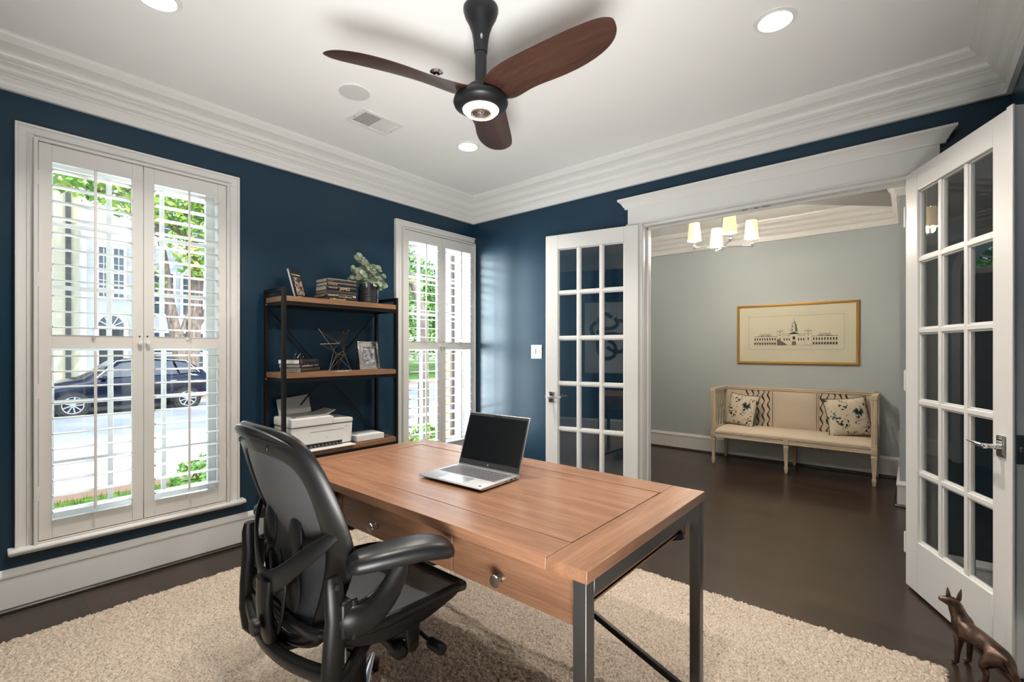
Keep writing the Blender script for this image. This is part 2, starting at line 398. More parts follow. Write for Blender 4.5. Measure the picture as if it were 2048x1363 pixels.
# ================================================================== windows and shutters
def window(idx, dx, clip):
    X0, X1 = W1[0] + dx, min(W1[1] + dx, 3.265)
    root = group_empty('window_%d' % idx)
    # casing on the wall
    b = MB(); c0, c1, zt = .178 + dx, min(1.168 + dx, clip), 2.354
    i0, i1 = .240 + dx, min(1.106 + dx, clip - .012)
    b.box(c0, i0, YL - .02, YL, .302, 2.292); b.box(i1, c1, YL - .02, YL, .302, 2.292); b.box(c0, c1, YL - .02, YL, 2.292, zt)
    b.box(c0, c0 + .012, YL - .032, YL - .0201, .302, zt - .012); b.box(c0, c1, YL - .032, YL - .0201, zt - .012, zt)
    if clip > 4 : b.box(c1 - .012, c1, YL - .032, YL - .0201, .302, zt - .012)
    b.box(c0 + .040, c0 + .048, YL - .025, YL - .0201, .302, zt - .046)
    b.box(c0 + .040, c1 - (.040 if clip > 4 else .0), YL - .025, YL - .0201, zt - .046, zt - .038)
    b.build('casing', WHITE, root, bevel=.002)
    # stool
    pr = [(YL + .02, .276), (YL - .045, .276), (YL - .058, .281), (YL - .062, .290), (YL - .058, .299), (YL - .045, .303), (YL + .02, .303)]
    b = MB().prism(pr, .154 + dx, min(1.196 + dx, 3.298), 0)
    b.box(.160 + dx, min(1.190 + dx, 3.298), YL - .018, YL, .262, .277)
    b.build('stool', WHITE, root, bevel=.003, angle=60)
    # reveal lining
    b = MB(); yo = YL + .19
    b.box(X0 - .004, X0 + .018, YL - .0, yo, WZ[0] - .004, WZ[1] + .004); b.box(X1 - .018, X1 + .004, YL, yo, WZ[0] - .004, WZ[1] + .004)
    b.box(X0 + .018, X1 - .018, YL, yo, WZ[0] - .004, WZ[0] + .018); b.box(X0 + .018, X1 - .018, YL, yo, WZ[1] - .018, WZ[1] + .004)
    b.build('jamb', WHITE, root)
    # two hung sashes with muntins
    ax, bx_ = X0 + .018, X1 - .018; mid = 1.272
    mx1, mx2 = ax + (bx_ - ax) * .345, ax + (bx_ - ax) * .655
    for nm, y, z0, z1 in (('upper_sash', YL + .125, mid - .02, WZ[1] - .018), ('lower_sash', YL + .088, WZ[0] + .018, mid + .02)):
        b = MB(); t = .034
        sz = .045
        b.box(ax, ax + sz, y, y + t, z0, z1); b.box(bx_ - sz, bx_, y, y + t, z0, z1)
        b.box(ax + sz, bx_ - sz, y, y + t, z0, z0 + (.07 if nm == 'lower_sash' else .04)); b.box(ax + sz, bx_ - sz, y, y + t, z1 - .04, z1)
        for mx in (mx1, mx2): b.box(mx - .011, mx + .011, y + .006, y + t - .006, z0 + .02, z1 - .02)
        for k in (1, 2):
            zz = z0 + (z1 - z0) * k / 3; b.box(ax + .02, bx_ - .02, y + .0075, y + t - .0075, zz - .011, zz + .011)
        sash = b.build(nm, WHITE, root, bevel=.002)
        MB().box(ax + .04, bx_ - .04, y + .015, y + .018, z0 + .03, z1 - .03).build('glass', GLASS, sash, smooth=False)
    # ---- plantation shutter: a frame with two hinged panels
    sh = thing('plantation_shutter', ('white louvred shutter pair in the large near window beside the desk chair' if idx == 1 else 'white louvred shutter pair in the far window in the corner right of the shelf'), 'shutter', (0, 0, 0), group=None)
    f0, f1 = .240 + dx, min(1.104 + dx, 3.294); zt, zb = 2.294, .304
    b = MB()
    b.box(f0, f0 + .016, 3.252, YL + .02, zb, zt); b.box(f1 - .014, f1, 3.252, YL + .02, zb, zt); b.box(f0 + .016, f1 - .014, 3.2525, YL + .02, zt - .014, zt); b.box(f0 + .016, f1 - .014, 3.262, YL + .02, zb, zb + .008)
    b.build('frame', SHUT, sh, bevel=.0015)
    mid = (f0 + f1) / 2
    for side, (p0, p1) in enumerate(((f0 + .018, mid - .0015), (mid + .0015, f1 - .016))):
        y0, y1 = 3.264, 3.292; z0, z1 = zb + .012, zt - .017
        st = .048; r0, r1 = 1.262, 1.330; tz, bz = 2.192, .405
        b = MB()
        b.box(p0, p0 + st, y0, y1, z0, z1); b.box(p1 - st, p1, y0, y1, z0, z1)
        b.box(p0 + st, p1 - st, y0 + .0008, y1 - .0008, tz, z1); b.box(p0 + st, p1 - st, y0 + .0008, y1 - .0008, z0, bz); b.box(p0 + st, p1 - st, y0 + .0008, y1 - .0008, r0, r1)
        pan = b.build('shutter_panel', SHUT, sh, bevel=.0015)
        for q0, q1 in ((r1, tz), (bz, r0)):
            n = 11; pitch = (q1 - q0) / n; b = MB()
            for k in range(n):
                zc = q0 + pitch * (k + .5); a = R(2) if q0 > 1 else R(-3)
                prof = []
                for i in range(12):
                    t_ = 2 * math.pi * i / 12; u, w_ = .0425 * math.cos(t_), .0046 * math.sin(t_)
                    prof.append((3.278 + u * math.cos(a) - w_ * math.sin(a), zc + u * math.sin(a) + w_ * math.cos(a)))
                b.prism(prof, p0 + st + .002, p1 - st - .002, 0)
            b.build('louvers', SHUT, pan, angle=60)
            xc = (p0 + p1) / 2
            b = MB(); b.box(xc - .0055, xc + .0055, 3.222, 3.232, q0 + .03, q1 - .012)
            for k in range(n): b.box(xc - .001, xc + .001, 3.232, 3.238, q0 + pitch * (k + .5) - .003, q0 + pitch * (k + .5) + .003)
            b.build('tilt_rod', SHUT, pan, bevel=.002)
            MB().lathe([(.006, 0), (.0075, .004), (.004, .009), (.001, .012)], (xc, 3.258, q0 - .012), 'y').build('rod_guide', SHUT, pan)
        kx = p1 - .016 if side == 0 else p0 + .016
        MB().lathe([(.002, -.024), (.009, -.022), (.0115, -.016), (.008, -.009), (.0055, -.002), (.0055, .002)], (kx, y0, 1.292), 'y').build('knob', SHUT, pan)
        MB().lathe([(.002, -.003), (.004, -.003), (.004, .001)], (kx, y0, 1.330), 'y').build('screw', DARKHOLE, pan)
        hx = p0 - .004 if side == 0 else p1 + .004
        for hz in (.55, 1.05, 1.6, 2.1):
            MB().lathe([(.0045, -.035), (.0045, .035)], (hx, 3.258, hz), 'z', 10).build('hinge', SHUT, pan)
    return root
window(1, 0., 9.)
window(2, 2.185, 3.299)

# ================================================================== French doors
def french_door(idx, hinge, ang, flip):
    """local: x from hinge to free edge, y through the thickness, z up"""
    Wd, Hd, T = .752, 2.168, .044
    r = group_empty('door_%d' % idx, (hinge[0], hinge[1], .012)); r.rotation_euler = (0, 0, ang)
    r['kind'] = 'structure'
    st = .108; top, bot = .115, .262; gx0, gx1, gz0, gz1 = st, Wd - st, bot, Hd - top; mt = .024
    b = MB()
    b.box(0, st, 0, T, 0, Hd); b.box(Wd - st, Wd, 0, T, 0, Hd); b.box(st, Wd - st, 0, T, 0, bot); b.box(st, Wd - st, 0, T, Hd - top, Hd)
    pw = (gx1 - gx0 - 2 * mt) / 3; ph = (gz1 - gz0 - 4 * mt) / 5
    for k in (1, 2): x = gx0 + k * pw + (k - 1) * mt; b.box(x, x + mt, .006, T - .006, gz0, gz1)
    for k in range(1, 5): z = gz0 + k * ph + (k - 1) * mt; b.box(gx0, gx1, .0065, T - .0065, z, z + mt)
    fr = b.build('door_frame', WHITE, r, bevel=.004, seg=3)
    # glazing beads
    b = MB()
    for i in range(3):
        for j in range(5):
            x0 = gx0 + i * (pw + mt); x1 = x0 + pw; z0 = gz0 + j * (ph + mt); z1 = z0 + ph; e = .007
            for a0, a1, c0, c1 in ((x0, x0 + e, z0, z1), (x1 - e, x1, z0, z1), (x0, x1, z0, z0 + e), (x0, x1, z1 - e, z1)):
                b.box(a0, a1, .013, T - .013, c0, c1)
    b.build('glazing_bead', WHITE, r, bevel=.002)
    for i in range(3):
        for j in range(5):
            x0 = gx0 + i * (pw + mt); z0 = gz0 + j * (ph + mt)
            MB().box(x0 + .004, x0 + pw - .004, T / 2 - .002, T / 2 + .002, z0 + .004, z0 + ph - .004).build('glass_pane', DOORGLASS, r, smooth=False)
    if idx == 2:   # astragal on the active edge
        MB().box(Wd - .018, Wd + .014, T if flip > 0 else -.010, T + .010 if flip > 0 else 0, .02, Hd).build('astragal', WHITE, r, bevel=.003)
    # lever handles, both faces
    hz = .865; hx = Wd - .054
    for s, y in ((-1, 0), (1, T)):
        h = MB()
        def yb(a, c): return tuple(sorted((y + s * a, y + s * c)))
        h.box(hx - .026, hx + .026, *yb(0, .004), hz - .042, hz + .042)
        h.box(hx - .021, hx + .021, *yb(.004, .008), hz - .037, hz + .037)
        h.box(hx - .016, hx + .016, *yb(.008, .010), hz - .031, hz + .031)
        pl = h.build('handle_plate', CHROME, r, bevel=.0015)
        h = MB()
        h.lathe([(.013, 0), (.013, .014), (.009, .017), (.009, .040), (.011, .042), (.011, .054), (.004, .058)] if s > 0 else [(.013, 0), (.013, -.014), (.009, -.017), (.009, -.040), (.011, -.042), (.011, -.054), (.004, -.058)], (hx, y + s * .010, hz), 'y')
        yy = y + s * .056
        h.tube([(hx + .004, yy, hz), (hx - .03, yy, hz + .001), (hx - .06, yy, hz + .003), (hx - .085, yy, hz + .004), (hx - .105, yy - s * .003, hz + .005)], [.009, .011, .008, .006, .006], 10, flat=(.75, 1), up=(0, 0, 1))
        h.build('lever', CHROME, r, angle=50)
    MB().box(Wd - .0005, Wd + .0025, T / 2 - .0125, T / 2 + .0125, hz - .055, hz + .055).build('latch_plate', NICKEL, r, bevel=.0008)
    MB().box(Wd, Wd + .012, T / 2 - .006, T / 2 + .006, hz - .009, hz + .009).build('latch_bolt', NICKEL, r, bevel=.002)
    for z in (.22, 1.08, 1.95):
        y = 0 if flip < 0 else T
        MB().lathe([(.002, -.056), (.0055, -.052), (.0055, .052), (.002, .056)], (-.004, y, z), 'z', 10).build('hinge', NICKEL if 0 else WHITE, r)
    return r
# left leaf: swung back almost against the wall; right leaf: swung past square
a = math.atan2(2.29 - 1.545, 3.142 - 3.284); french_door(1, (3.284, 1.540), a, -1)
a = math.atan2(-.305 - .012, 2.600 - 3.284); french_door(2, (3.268, .022), a, -1)

# ================================================================== ceiling fittings
def recessed(x, y, label):
    t = thing('recessed_light', label, 'ceiling light', (x, y, ZC), group='recessed downlights in the study ceiling')
    MB().lathe([(.070, -.010), (.072, -.004), (.084, -.005), (.086, 0), (.068, 0), (.067, -.009)], n=40, ring=True).build('trim_ring', WHITE, t, fix=True)
    MB().lathe([(.0005, -.006), (.0685, -.0055), (.0685, -.0025), (.0005, -.002)], n=40).build('lens', RLENS, t)
    lamp('bulb', 'AREA', (0, 0, -.02), RECESSED_W, (1, .93, .84), .11, t, spread=R(120))
    return t
RLENS = emit('downlight_lens', (1, .97, .92), 6.)
recessed(2.337, .458, 'round white recessed downlight right of the fan, toward the open right door')
recessed(2.359, 2.412, 'round white recessed downlight just below the front fan blade, near the corner')
recessed(.536, 2.380, 'round white recessed downlight cut off by the top edge, left of the fan')
recessed(.536, .458, 'round white recessed downlight nearest the rear right corner of the ceiling')
t = thing('ceiling_speaker', 'flat round grey speaker grille in the ceiling beside the vent', 'speaker', (1.451, 2.397, ZC))
GRL = mat('speaker_grille', (.62, .62, .61), .8); noise_bump(GRL, 1500, .3, .001)
MB().lathe([(.083, -.006), (.088, -.004), (.088, 0), (.083, 0)], n=40, ring=True).build('rim', WHITE, t)
MB().lathe([(.0005, -.0075), (.0835, -.0055), (.0835, 0), (.0005, 0)], n=40).build('grille', GRL, t)
t = thing('air_vent', 'white ceiling register, one half with dark open slots', 'vent', (1.727, 2.615, ZC))
b = MB(); b.box(-.150, .150, -.108, -.078, -.007, 0); b.box(-.150, .150, .078, .108, -.007, 0); b.box(-.150, -.118, -.078, .078, -.007, 0); b.box(.118, .150, -.078, .078, -.007, 0)
b.build('frame', WHITE, t, bevel=.003)
MB().box(-.12, .0, -.08, .08, -.0015, 0).build('duct_opening', DARKHOLE, t, smooth=False)
b = MB()
for k in range(16):
    x = -.115 + k * .0072; b.box(x, x + .0022, -.08, .08, -.0030, -.0018)
for k in range(11): y = -.075 + k * .015; b.box(-.118, -.002, y, y + .001, -.0028, -.0018)
b.build('open_grille', WHITE, t, smooth=False)
b = MB()
for k in range(16):
    x = .003 + k * .0072; b.add([(x, -.08, -.006), (x + .007, -.08, -.0025), (x + .007, .08, -.0025), (x, .08, -.006), (x, -.08, -.001), (x + .007, -.08, -.001), (x + .007, .08, -.001), (x, .08, -.001)], [(0, 3, 2, 1), (4, 5, 6, 7), (0, 1, 5, 4), (1, 2, 6, 5), (2, 3, 7, 6), (3, 0, 4, 7)])
b.build('closed_louvers', WHITE, t, smooth=False)
for sx in (-.134, .134): MB().lathe([(.004, -.009), (.004, -.006)], (sx, 0 + .02, 0)).build('screw', NICKEL, t)
t = thing('fire_sprinkler', 'small chrome ceiling sprinkler partly hidden by the left fan blade', 'sprinkler', (1.622, 1.894, ZC))
MB().lathe([(.034, -.002), (.034, -.004), (.018, -.012), (.016, -.002)], n=24).build('escutcheon', CHROME, t)
b = MB().lathe([(.007, -.004), (.007, -.03), (.004, -.04)]).lathe([(.018, -.044), (.018, -.046)], n=16)
b.tube([(.009, 0, -.02), (.012, 0, -.035), (.004, 0, -.044)], .0015, 6).tube([(-.009, 0, -.02), (-.012, 0, -.035), (-.004, 0, -.044)], .0015, 6)
b.build('sprinkler_head', CHROME, t)

# ---- ceiling fan
FB = wood('fan_walnut', (.030, .013, .009), (.075, .033, .023), 0, .33, 10)
FANM = mat('fan_dark_metal', (.010, .011, .013), .42, .2)
fan = thing('ceiling_fan', 'three-blade brown wooden ceiling fan with black stem and glowing ring light', 'ceiling fan', (1.44, 1.395, 0))
MB().lathe([(.066, 2.71), (.074, 2.700), (.074, 2.69), (.066, 2.665), (.050, 2.635), (.038, 2.60), (.032, 2.565), (.029, 2.53), (.0275, 2.515), (.001, 2.515)], n=40).build('canopy', FANM, fan, angle=60)
MB().lathe([(.0245, 2.53), (.0245, 2.395), (.026, 2.394), (.026, 2.372), (.001, 2.372)], n=32).build('downrod', FANM, fan)
bad = mat('badge_silver', (.6, .6, .6), .3, .8)
MB().ball((-.0235, -.0265, 2.565), .010, 8, (.5, .5, 1.2)).build('badge', bad, fan)
MB().lathe([(.028, 2.378), (.050, 2.372), (.060, 2.362), (.060, 2.33), (.001, 2.33)], n=40).build('motor_cap', FANM, fan, angle=60)
MB().lathe([(.060, 2.345), (.092, 2.333), (.113, 2.316), (.117, 2.302), (.111, 2.288), (.088, 2.276), (.078, 2.272), (.001, 2.279)], n=48).build('hub', FANM, fan, angle=60)
FLENS = emit('fan_ring_lens', (1, .90, .76), 2.2)
rg = []
MB().lathe([(.042, 2.280), (.043, 2.260), (.052, 2.254), (.064, 2.257), (.076, 2.268), (.080, 2.280)], n=48, ring=True).build('light_ring', FLENS, fan, angle=80)
b = MB().lathe([(.043, 2.276), (.043, 2.253), (.039, 2.252), (.030, 2.272), (.001, 2.273)], n=40); b.build('center_cup', mat('cup_taupe', (.10, .08, .065), .5, .3), fan)
MB().lathe([(.020, 2.273), (.020, 2.268), (.012, 2.262), (.001, 2.261)], n=24).build('center_cap', CHROME, fan)
def blade(azim):
    """blade local x outward; sections (x, leading y, trailing y, z lead, z trail, thickness)"""
    S = [(.04, .050, -.050, 2.345, 2.352, .030), (.085, .074, -.072, 2.320, 2.356, .030), (.13, .084, -.080, 2.318, 2.366, .020), (.18, .078, -.080, 2.324, 2.374, .013), (.24, .076, -.076, 2.330, 2.380, .010), (.32, .090, -.072, 2.334, 2.384, .009), (.42, .096, -.070, 2.340, 2.386, .008), (.50, .086, -.068, 2.346, 2.386, .007), (.56, .066, -.064, 2.352, 2.384, .006), (.598, .040, -.056, 2.358, 2.382, .006), (.618, .012, -.042, 2.364, 2.380, .005), (.624, -.012, -.030, 2.370, 2.378, .003)]
    rings = []
    for x, a, c, za, zc, th in S:
        n = 7; up = []; dn = []
        for i in range(n):
            f = i / (n - 1); y = a + (c - a) * f; z = za + (zc - za) * f; bulge = math.sin(math.pi * f) ** .6 if 0 < f < 1 else .12
            up.append((x, y, z + th * .5 * bulge)); dn.append((x, y, z - th * .5 * bulge))
        rings.append(up + dn[::-1])
    bl = MB(); bl.M = Matrix.Rotation(azim, 4, 'Z'); bl.loft(rings)
    return bl
for az in (33, 153, 273):
    o = MB(); bl = blade(0); o.v, o.f, o.mi = bl.v, bl.f, bl.mi
    ob = o.build('blade', FB, fan, angle=60, sub=1); ob.rotation_euler = (0, 0, R(az))
lamp('fan_lamp', 'SPOT', (0, 0, 2.246), FAN_W, (1, .90, .78), .04, fan, spot_size=R(172), spot_blend=.35)

# ---- light switch
t = thing('light_switch', 'white double light switch plate on the navy wall', 'light switch', (XF, 2.513, 1.241))
MB().box(-.006, 0, -.058, .058, -.060, .060).build('plate', mat('switch_white', (.85, .85, .84), .3), t, bevel=.002)
MB().box(-.010, -.005, -.036, -.006, -.036, .036).build('paddle', MATS['switch_white'], t, bevel=.0015)
b = MB().box(-.008, -.005, .006, .036, -.036, .036); b.build('dimmer', MATS['switch_white'], t, bevel=.001)
MB().box(-.012, -.007, .006, .010, -.020, .026).build('dimmer_slider', PRGREY, t)

# ================================================================== rug
RUG = mat('beige_wool', (.52, .40, .295), .95, spec=.1)
ramp_noise(RUG, [(.27, .215, .168), (.56, .470, .380), (.74, .645, .540)], 125, detail=6, lo=.25, hi=.75); noise_bump(RUG, 150, 1.0, .006, 3)  # noise tones; the darkest paints shade into the pile's crevices
rug = thing('area_rug', 'large beige shaggy wool rug under the desk and chair', 'rug', (0, 0, 0))
RX0, RX1, RY0, RY1 = -.43, 2.50, -.105, 2.935
b = MB(); n = 40
def wob(a): return .006 * math.sin(a * 19) + .004 * math.sin(a * 47 + 1)
out = [(RX0, RY0 + (RY1 - RY0) * i / n) for i in range(n)][::-1]
out = [(RX0 + (RX1 - RX0) * i / n, RY0 + wob(i * .3)) for i in range(n)] + [(RX1 + wob(i * .33), RY0 + (RY1 - RY0) * i / n) for i in range(n)] + [(RX1 - (RX1 - RX0) * i / n, RY1 + wob(i * .29)) for i in range(n)] + [(RX0, RY1 - (RY1 - RY0) * i / n) for i in range(n)]
b.prism(out, .001, .010); b.build('backing', RUG, rug)
def pile():
    import numpy as np
    rs = np.random.RandomState(4); st = .0060
    nx, ny = int((RX1 - RX0) / st), int((RY1 - RY0) / st)
    gx, gy = np.meshgrid(np.linspace(RX0 + .002, RX1 - .002, nx), np.linspace(RY0 + .002, RY1 - .002, ny), indexing='ij')
    h = rs.rand(nx, ny); k = (h + np.roll(h, 1, 0) + np.roll(h, 1, 1)) / 3
    low = rs.rand(nx // 12 + 2, ny // 12 + 2); lo = np.kron(low, np.ones((12, 12)))[:nx, :ny]
    for _ in range(6): lo = (lo + np.roll(lo, 3, 0) + np.roll(lo, 3, 1) + np.roll(lo, -3, 0) + np.roll(lo, -3, 1)) / 5
    z = .006 + .017 * (.6 * h + .4 * k) + .005 * lo
    z[0, :] = z[-1, :] = .004; z[:, 0] = z[:, -1] = .004
    gx = gx + (rs.rand(nx, ny) - .5) * st * .8; gy = gy + (rs.rand(nx, ny) - .5) * st * .8
    co = np.stack([gx, gy, z], -1).reshape(-1, 3)
    a = (np.arange(nx - 1)[:, None] * ny + np.arange(ny - 1)[None, :]).reshape(-1)
    f = np.stack([a, a + ny, a + ny + 1, a + 1], -1)
    vs = [tuple(p) for p in co.tolist()]; fs = [tuple(q) for q in f.tolist()]
    rnd = random.random
    for q in range(5200):      # fuzzy cut edge
        e = rnd()
        if e < .45: x, y, dx, dy = RX1, random.uniform(RY0, RY1), 1, 0
        elif e < .8: x, y, dx, dy = random.uniform(RX0, RX1), RY1, 0, 1
        else: x, y, dx, dy = random.uniform(RX0, RX1), RY0, 0, -1
        L = random.uniform(.004, .013); w = random.uniform(.0015, .003); t_ = random.uniform(-.006, .006); z0 = random.uniform(.003, .013)
        o = len(vs); x -= dx * .004; y -= dy * .004
        vs += [(x - dy * w, y - dx * w, z0), (x + dy * w, y + dx * w, z0), (x, y, z0 + .003), (x + dx * L + dy * t_, y + dy * L + dx * t_, max(.002, z0 + random.uniform(-.006, .003)))]
        fs += [(o, o + 1, o + 3), (o + 1, o + 2, o + 3), (o + 2, o, o + 3)]
    me = bpy.data.meshes.new('pile'); me.from_pydata(vs, [], fs); me.materials.append(RUG)
    me.polygons.foreach_set('use_smooth', [k_ < len(a) for k_ in range(len(fs))])
    o = bpy.data.objects.new('pile', me); COL.objects.link(o); o.parent = rug; o['kind'] = 'stuff'
pile()

# ================================================================== desk
DW = wood('desk_wood', (.21, .100, .055), (.36, .185, .105), 1, .27, 7)
DWX = wood('desk_wood_cross', (.21, .100, .055), (.36, .185, .105), 0, .27, 7)
desk = thing('writing_desk', 'wide orange-brown wooden desk with grey square steel legs in mid room', 'desk', (1.295, 1.31, 0))
hx, hy, zt, tk = .392, .762, .76, .030
b = MB(); bw = .112; g = .0022
b.m(1).box(-hx, hx, -hy, -hy + bw, zt - tk, zt).box(-hx, hx, hy - bw, hy, zt - tk, zt)
b.m(0).box(-hx, -hx + bw, -hy + bw + g * .5, hy - bw - g * .5, zt - tk, zt).box(hx - bw, hx, -hy + bw + g * .5, hy - bw - g * .5, zt - tk, zt)
npl = 4; x0 = -hx + bw + g * 2; wpl = (2 * (hx - bw) - g * 4) / npl
b.box(x0, -x0, -hy + bw + g * 2, hy - bw - g * 2, zt - tk, zt - .0008)
b.m(2).box(-hx + bw - .003, hx - bw + .003, -hy + bw - .003, hy - bw + .003, zt - tk + .001, zt - .004)
b.build('desktop', [DW, DWX, mat('dark_seam', (.03, .015, .008), .8)], desk, bevel=.0016)
# steel frame
lw = .036
b = MB()
for sy in (-1, 1):
    y = sy * (hy - lw / 2 - .004)
    b.box(-hx + .004 + lw, hx - .004 - lw, y - lw / 2, y + lw / 2, zt - tk - .040, zt - tk)
    b.box(-hx + .004 + lw, hx - .004 - lw, y - lw / 2 , y + lw / 2, 0.0, .034) if False else None
for sx in (-1, 1):
    x = sx * (hx - lw / 2 - .06); b.box(x - .012, x + .012, -hy + .03, hy - .03, zt - tk - .022, zt - tk)
b.build('frame_rail', STEEL, desk, bevel=.002)
for sx in (-1, 1):
    for sy in (-1, 1):
        x, y = sx * (hx - lw / 2 - .004), sy * (hy - lw / 2 - .004)
        MB().box(x - lw / 2, x + lw / 2, y - lw / 2, y + lw / 2, 0.012, zt - tk).build('leg', STEEL, desk, bevel=.0025)
b = MB()
xb = hx - .09
b.bar((xb, -hy + .045, .62), (xb, hy - .045, .10), .018, .022).bar((xb + .006, -hy + .045, .10), (xb + .006, hy - .045, .62), .018, .022)
b.build('cross_brace', BLACKM, desk, bevel=.002)
# apron and drawers
b = MB(); az0, az1 = .612, zt - tk
b.box(hx - .075, hx - .050, -hy + .05, hy - .05, az0 + .0, az1)
for sy in (-1, 1): b.box(-hx + .040, hx - .05, sy * (hy - .070) - .010, sy * (hy - .070) + .010, az0 + .005, az1)
b.box(-hx + .055, hx - .05, -hy + .06, hy - .06, az0 + .010, az0 + .020)
b.build('apron', DWX, desk, bevel=.002)
for y0, y1, kn in ((-.712, -.304, (-.49,)), (-.298, .298, (.075,)), (.304, .712, (.49,))):
    d = MB().box(-hx + .022, -hx + .042, y0, y1, az0, az1 - .006).build('drawer', DW, desk, bevel=.0015)
    for ky in kn:
        MB().lathe([(.012, 0), (.012, -.003), (.006, -.006), (.0055, -.018), (.010, -.022), (.0155, -.024), (.0165, -.028), (.0150, -.031), (.001, -.032)], (-hx + .022, ky, .655), 'x', 24).build('knob', NICKEL, d)

# ---- laptop
lap = thing('laptop', 'open silver laptop with dark screen standing on the desk', 'laptop', (1.270, 1.295, .760), R(2))
ALU = mat('laptop_aluminium', (.60, .61, .63), .32, .75)
b = MB(); w, d_ = .161, .112
prof = [(-d_, .0105), (-d_ + .006, .0065), (-d_ + .03, .0045), (d_, .0045), (d_, .0150), (-d_ + .004, .0150), (-d_, .0128)]
b.prism(prof, -w, w, 1); base_ = b.build('base', ALU, lap, bevel=.0012)
for sx in (-.085, .085): MB().box(sx - .006, sx + .006, -.12, .12, 0, .0048).build('rubber_foot', PLAST2, base_)
KEY = mat('laptop_key', (.11, .11, .12), .45, .2)
b = MB(); rows = [14, 14, 14, 13, 12, 9]
for r_, nk in enumerate(rows):
    x1 = .086 - r_ * .0178; x0 = x1 - (.0155 if r_ else .010)
    tot = .286; kw = tot / nk
    for k in range(nk):
        y0 = -.143 + k * kw
        b.box(x0, x1 - .0, y0 + .001, y0 + kw - .001, .0150, .0162)
b.build('keyboard', KEY, base_, bevel=.0005, seg=1)
MB().box(-.104, -.030, -.062, .062, .0150, .0153).build('touchpad', mat('touchpad', (.56, .57, .59), .25, .6), base_, bevel=.0002)
MB().box(.084, .1, -.12, .12, .0150, .0155).build('hinge_cover', mat('hinge_grey', (.5, .5, .5), .4, .6), base_)
MB().lathe([(.0055, .0150), (.0055, .0153), (.001, .0153)], (-.088, -.138, 0)).build('sticker', mat('sticker_dark', (.02, .02, .05), .4), base_)
b = MB()
for k, (xx, ww) in enumerate(((.085, .010), (.06, .014), (.03, .006))): b.box(xx - ww / 2, xx + ww / 2, -w - .0004, -w + .003, .0075, .0115)
b.build('ports', DARKHOLE, base_)
scr = bpy.data.objects.new('screen', None)
sb = MB(); sb.M = Matrix.Translation((d_ - .004, 0, .0155)) @ Matrix.Rotation(R(19), 4, 'Y')
sb.box(-.001, .0045, -w, w, .0, .222); lid = sb.build('lid', ALU, lap, bevel=.002)
sb = MB(); sb.M = Matrix.Translation((d_ - .004, 0, .0155)) @ Matrix.Rotation(R(19), 4, 'Y')
sb.box(-.0022, -.0008, -w + .003, w - .003, .004, .219); sb.build('bezel', mat('bezel_dark_grey', (.045, .046, .048), .3), lid)
sb = MB(); sb.M = Matrix.Translation((d_ - .004, 0, .0155)) @ Matrix.Rotation(R(19), 4, 'Y')
sb.box(-.0027, -.0020, -w + .008, w - .008, .026, .209); sb.build('display', mat('display_black', (.006, .007, .008), .22), lid)
sb = MB(); sb.M = Matrix.Translation((d_ - .004, 0, .0155)) @ Matrix.Rotation(R(19), 4, 'Y')
sb.box(-.0030, -.0021, -.020, .020, .211, .217); sb.build('camera_bar', DARKHOLE, lid)
sb = MB(); sb.M = Matrix.Translation((d_ - .004, 0, .0155)) @ Matrix.Rotation(R(19), 4, 'Y')
sb.lathe([(.0030, -.0026), (.0030, -.0022)], (0, 0, .014), 'x', 20); sb.build('logo', mat('logo_silver', (.8, .8, .8), .3, .5), lid)

# ================================================================== bookcase
SW = wood('shelf_wood', (.15, .070, .035), (.33, .18, .095), 0, .42, 9)
sh = thing('open_bookcase', 'open black metal bookcase with brown wood shelves against the navy wall', 'bookcase', (1.738, 3.115, 0))
hx, hy = .430, .145
pw_, pd = .032, .020
b = MB()
for sx in (-1, 1):
    for sy in (-1, 1):
        x, y = sx * (hx - pd / 2), sy * (hy - pw_ / 2)
        b.box(x - pd / 2, x + pd / 2, y - pw_ / 2, y + pw_ / 2, 0, 1.650)
    x = sx * (hx - pd / 2)
    b.box(x - pd / 2, x + pd / 2, -hy + pw_, hy - pw_, 1.625, 1.650)
    for z in (1.561, 1.076, .566, .10): b.box(x - pd / 2 + .002, x + pd / 2 - .002, -hy + pw_, hy - pw_, z - .022, z)
for z in (1.561, 1.076, .566, .10):
    b.box(-hx + pd, hx - pd, -hy + .006, -hy + .020, z - .024, z); b.box(-hx + pd, hx - pd, hy - .02, hy - .006, z - .024, z)
b.build('frame', BLACKM, sh, bevel=.0015)
for z in (1.561, 1.076, .566, .10):
    b = MB().box(-hx + .012, hx - .012, -hy + .0, hy - .0, z + .0003, z + .034); 
    if True:
        b = MB().box(-hx + pd + .001, hx - pd - .001, -hy + .001, hy - .004, z + .0003, z + .034).box(-hx + .003, hx - .003, -hy + pw_ + .001, hy - pw_ - .001, z + .0006, z + .0337)
    b.build('shelf', SW, sh, bevel=.002)
b = MB()
yb_ = hy - .002
b.bar((-hx + .02, yb_, 1.54), (hx - .02, yb_, .62), .010, .004, up=(0, 1, 0)).bar((hx - .02, yb_ - .005, 1.54), (-hx + .02, yb_ - .005, .62), .010, .004, up=(0, 1, 0))
b.build('cross_brace', BLACKM, sh)
for sx in (-1, 1):
    for z in (1.550, 1.065, .555): MB().lathe([(.001, -.006), (.005, -.005), (.006, 0)] if sx < 0 else [(.006, 0), (.005, .005), (.001, .006)], (sx * hx, hy - pw_ - .012, z), 'x', 12).build('bolt', NICKEL, sh)
Z1, Z2, Z3 = 1.595, 1.110, .600

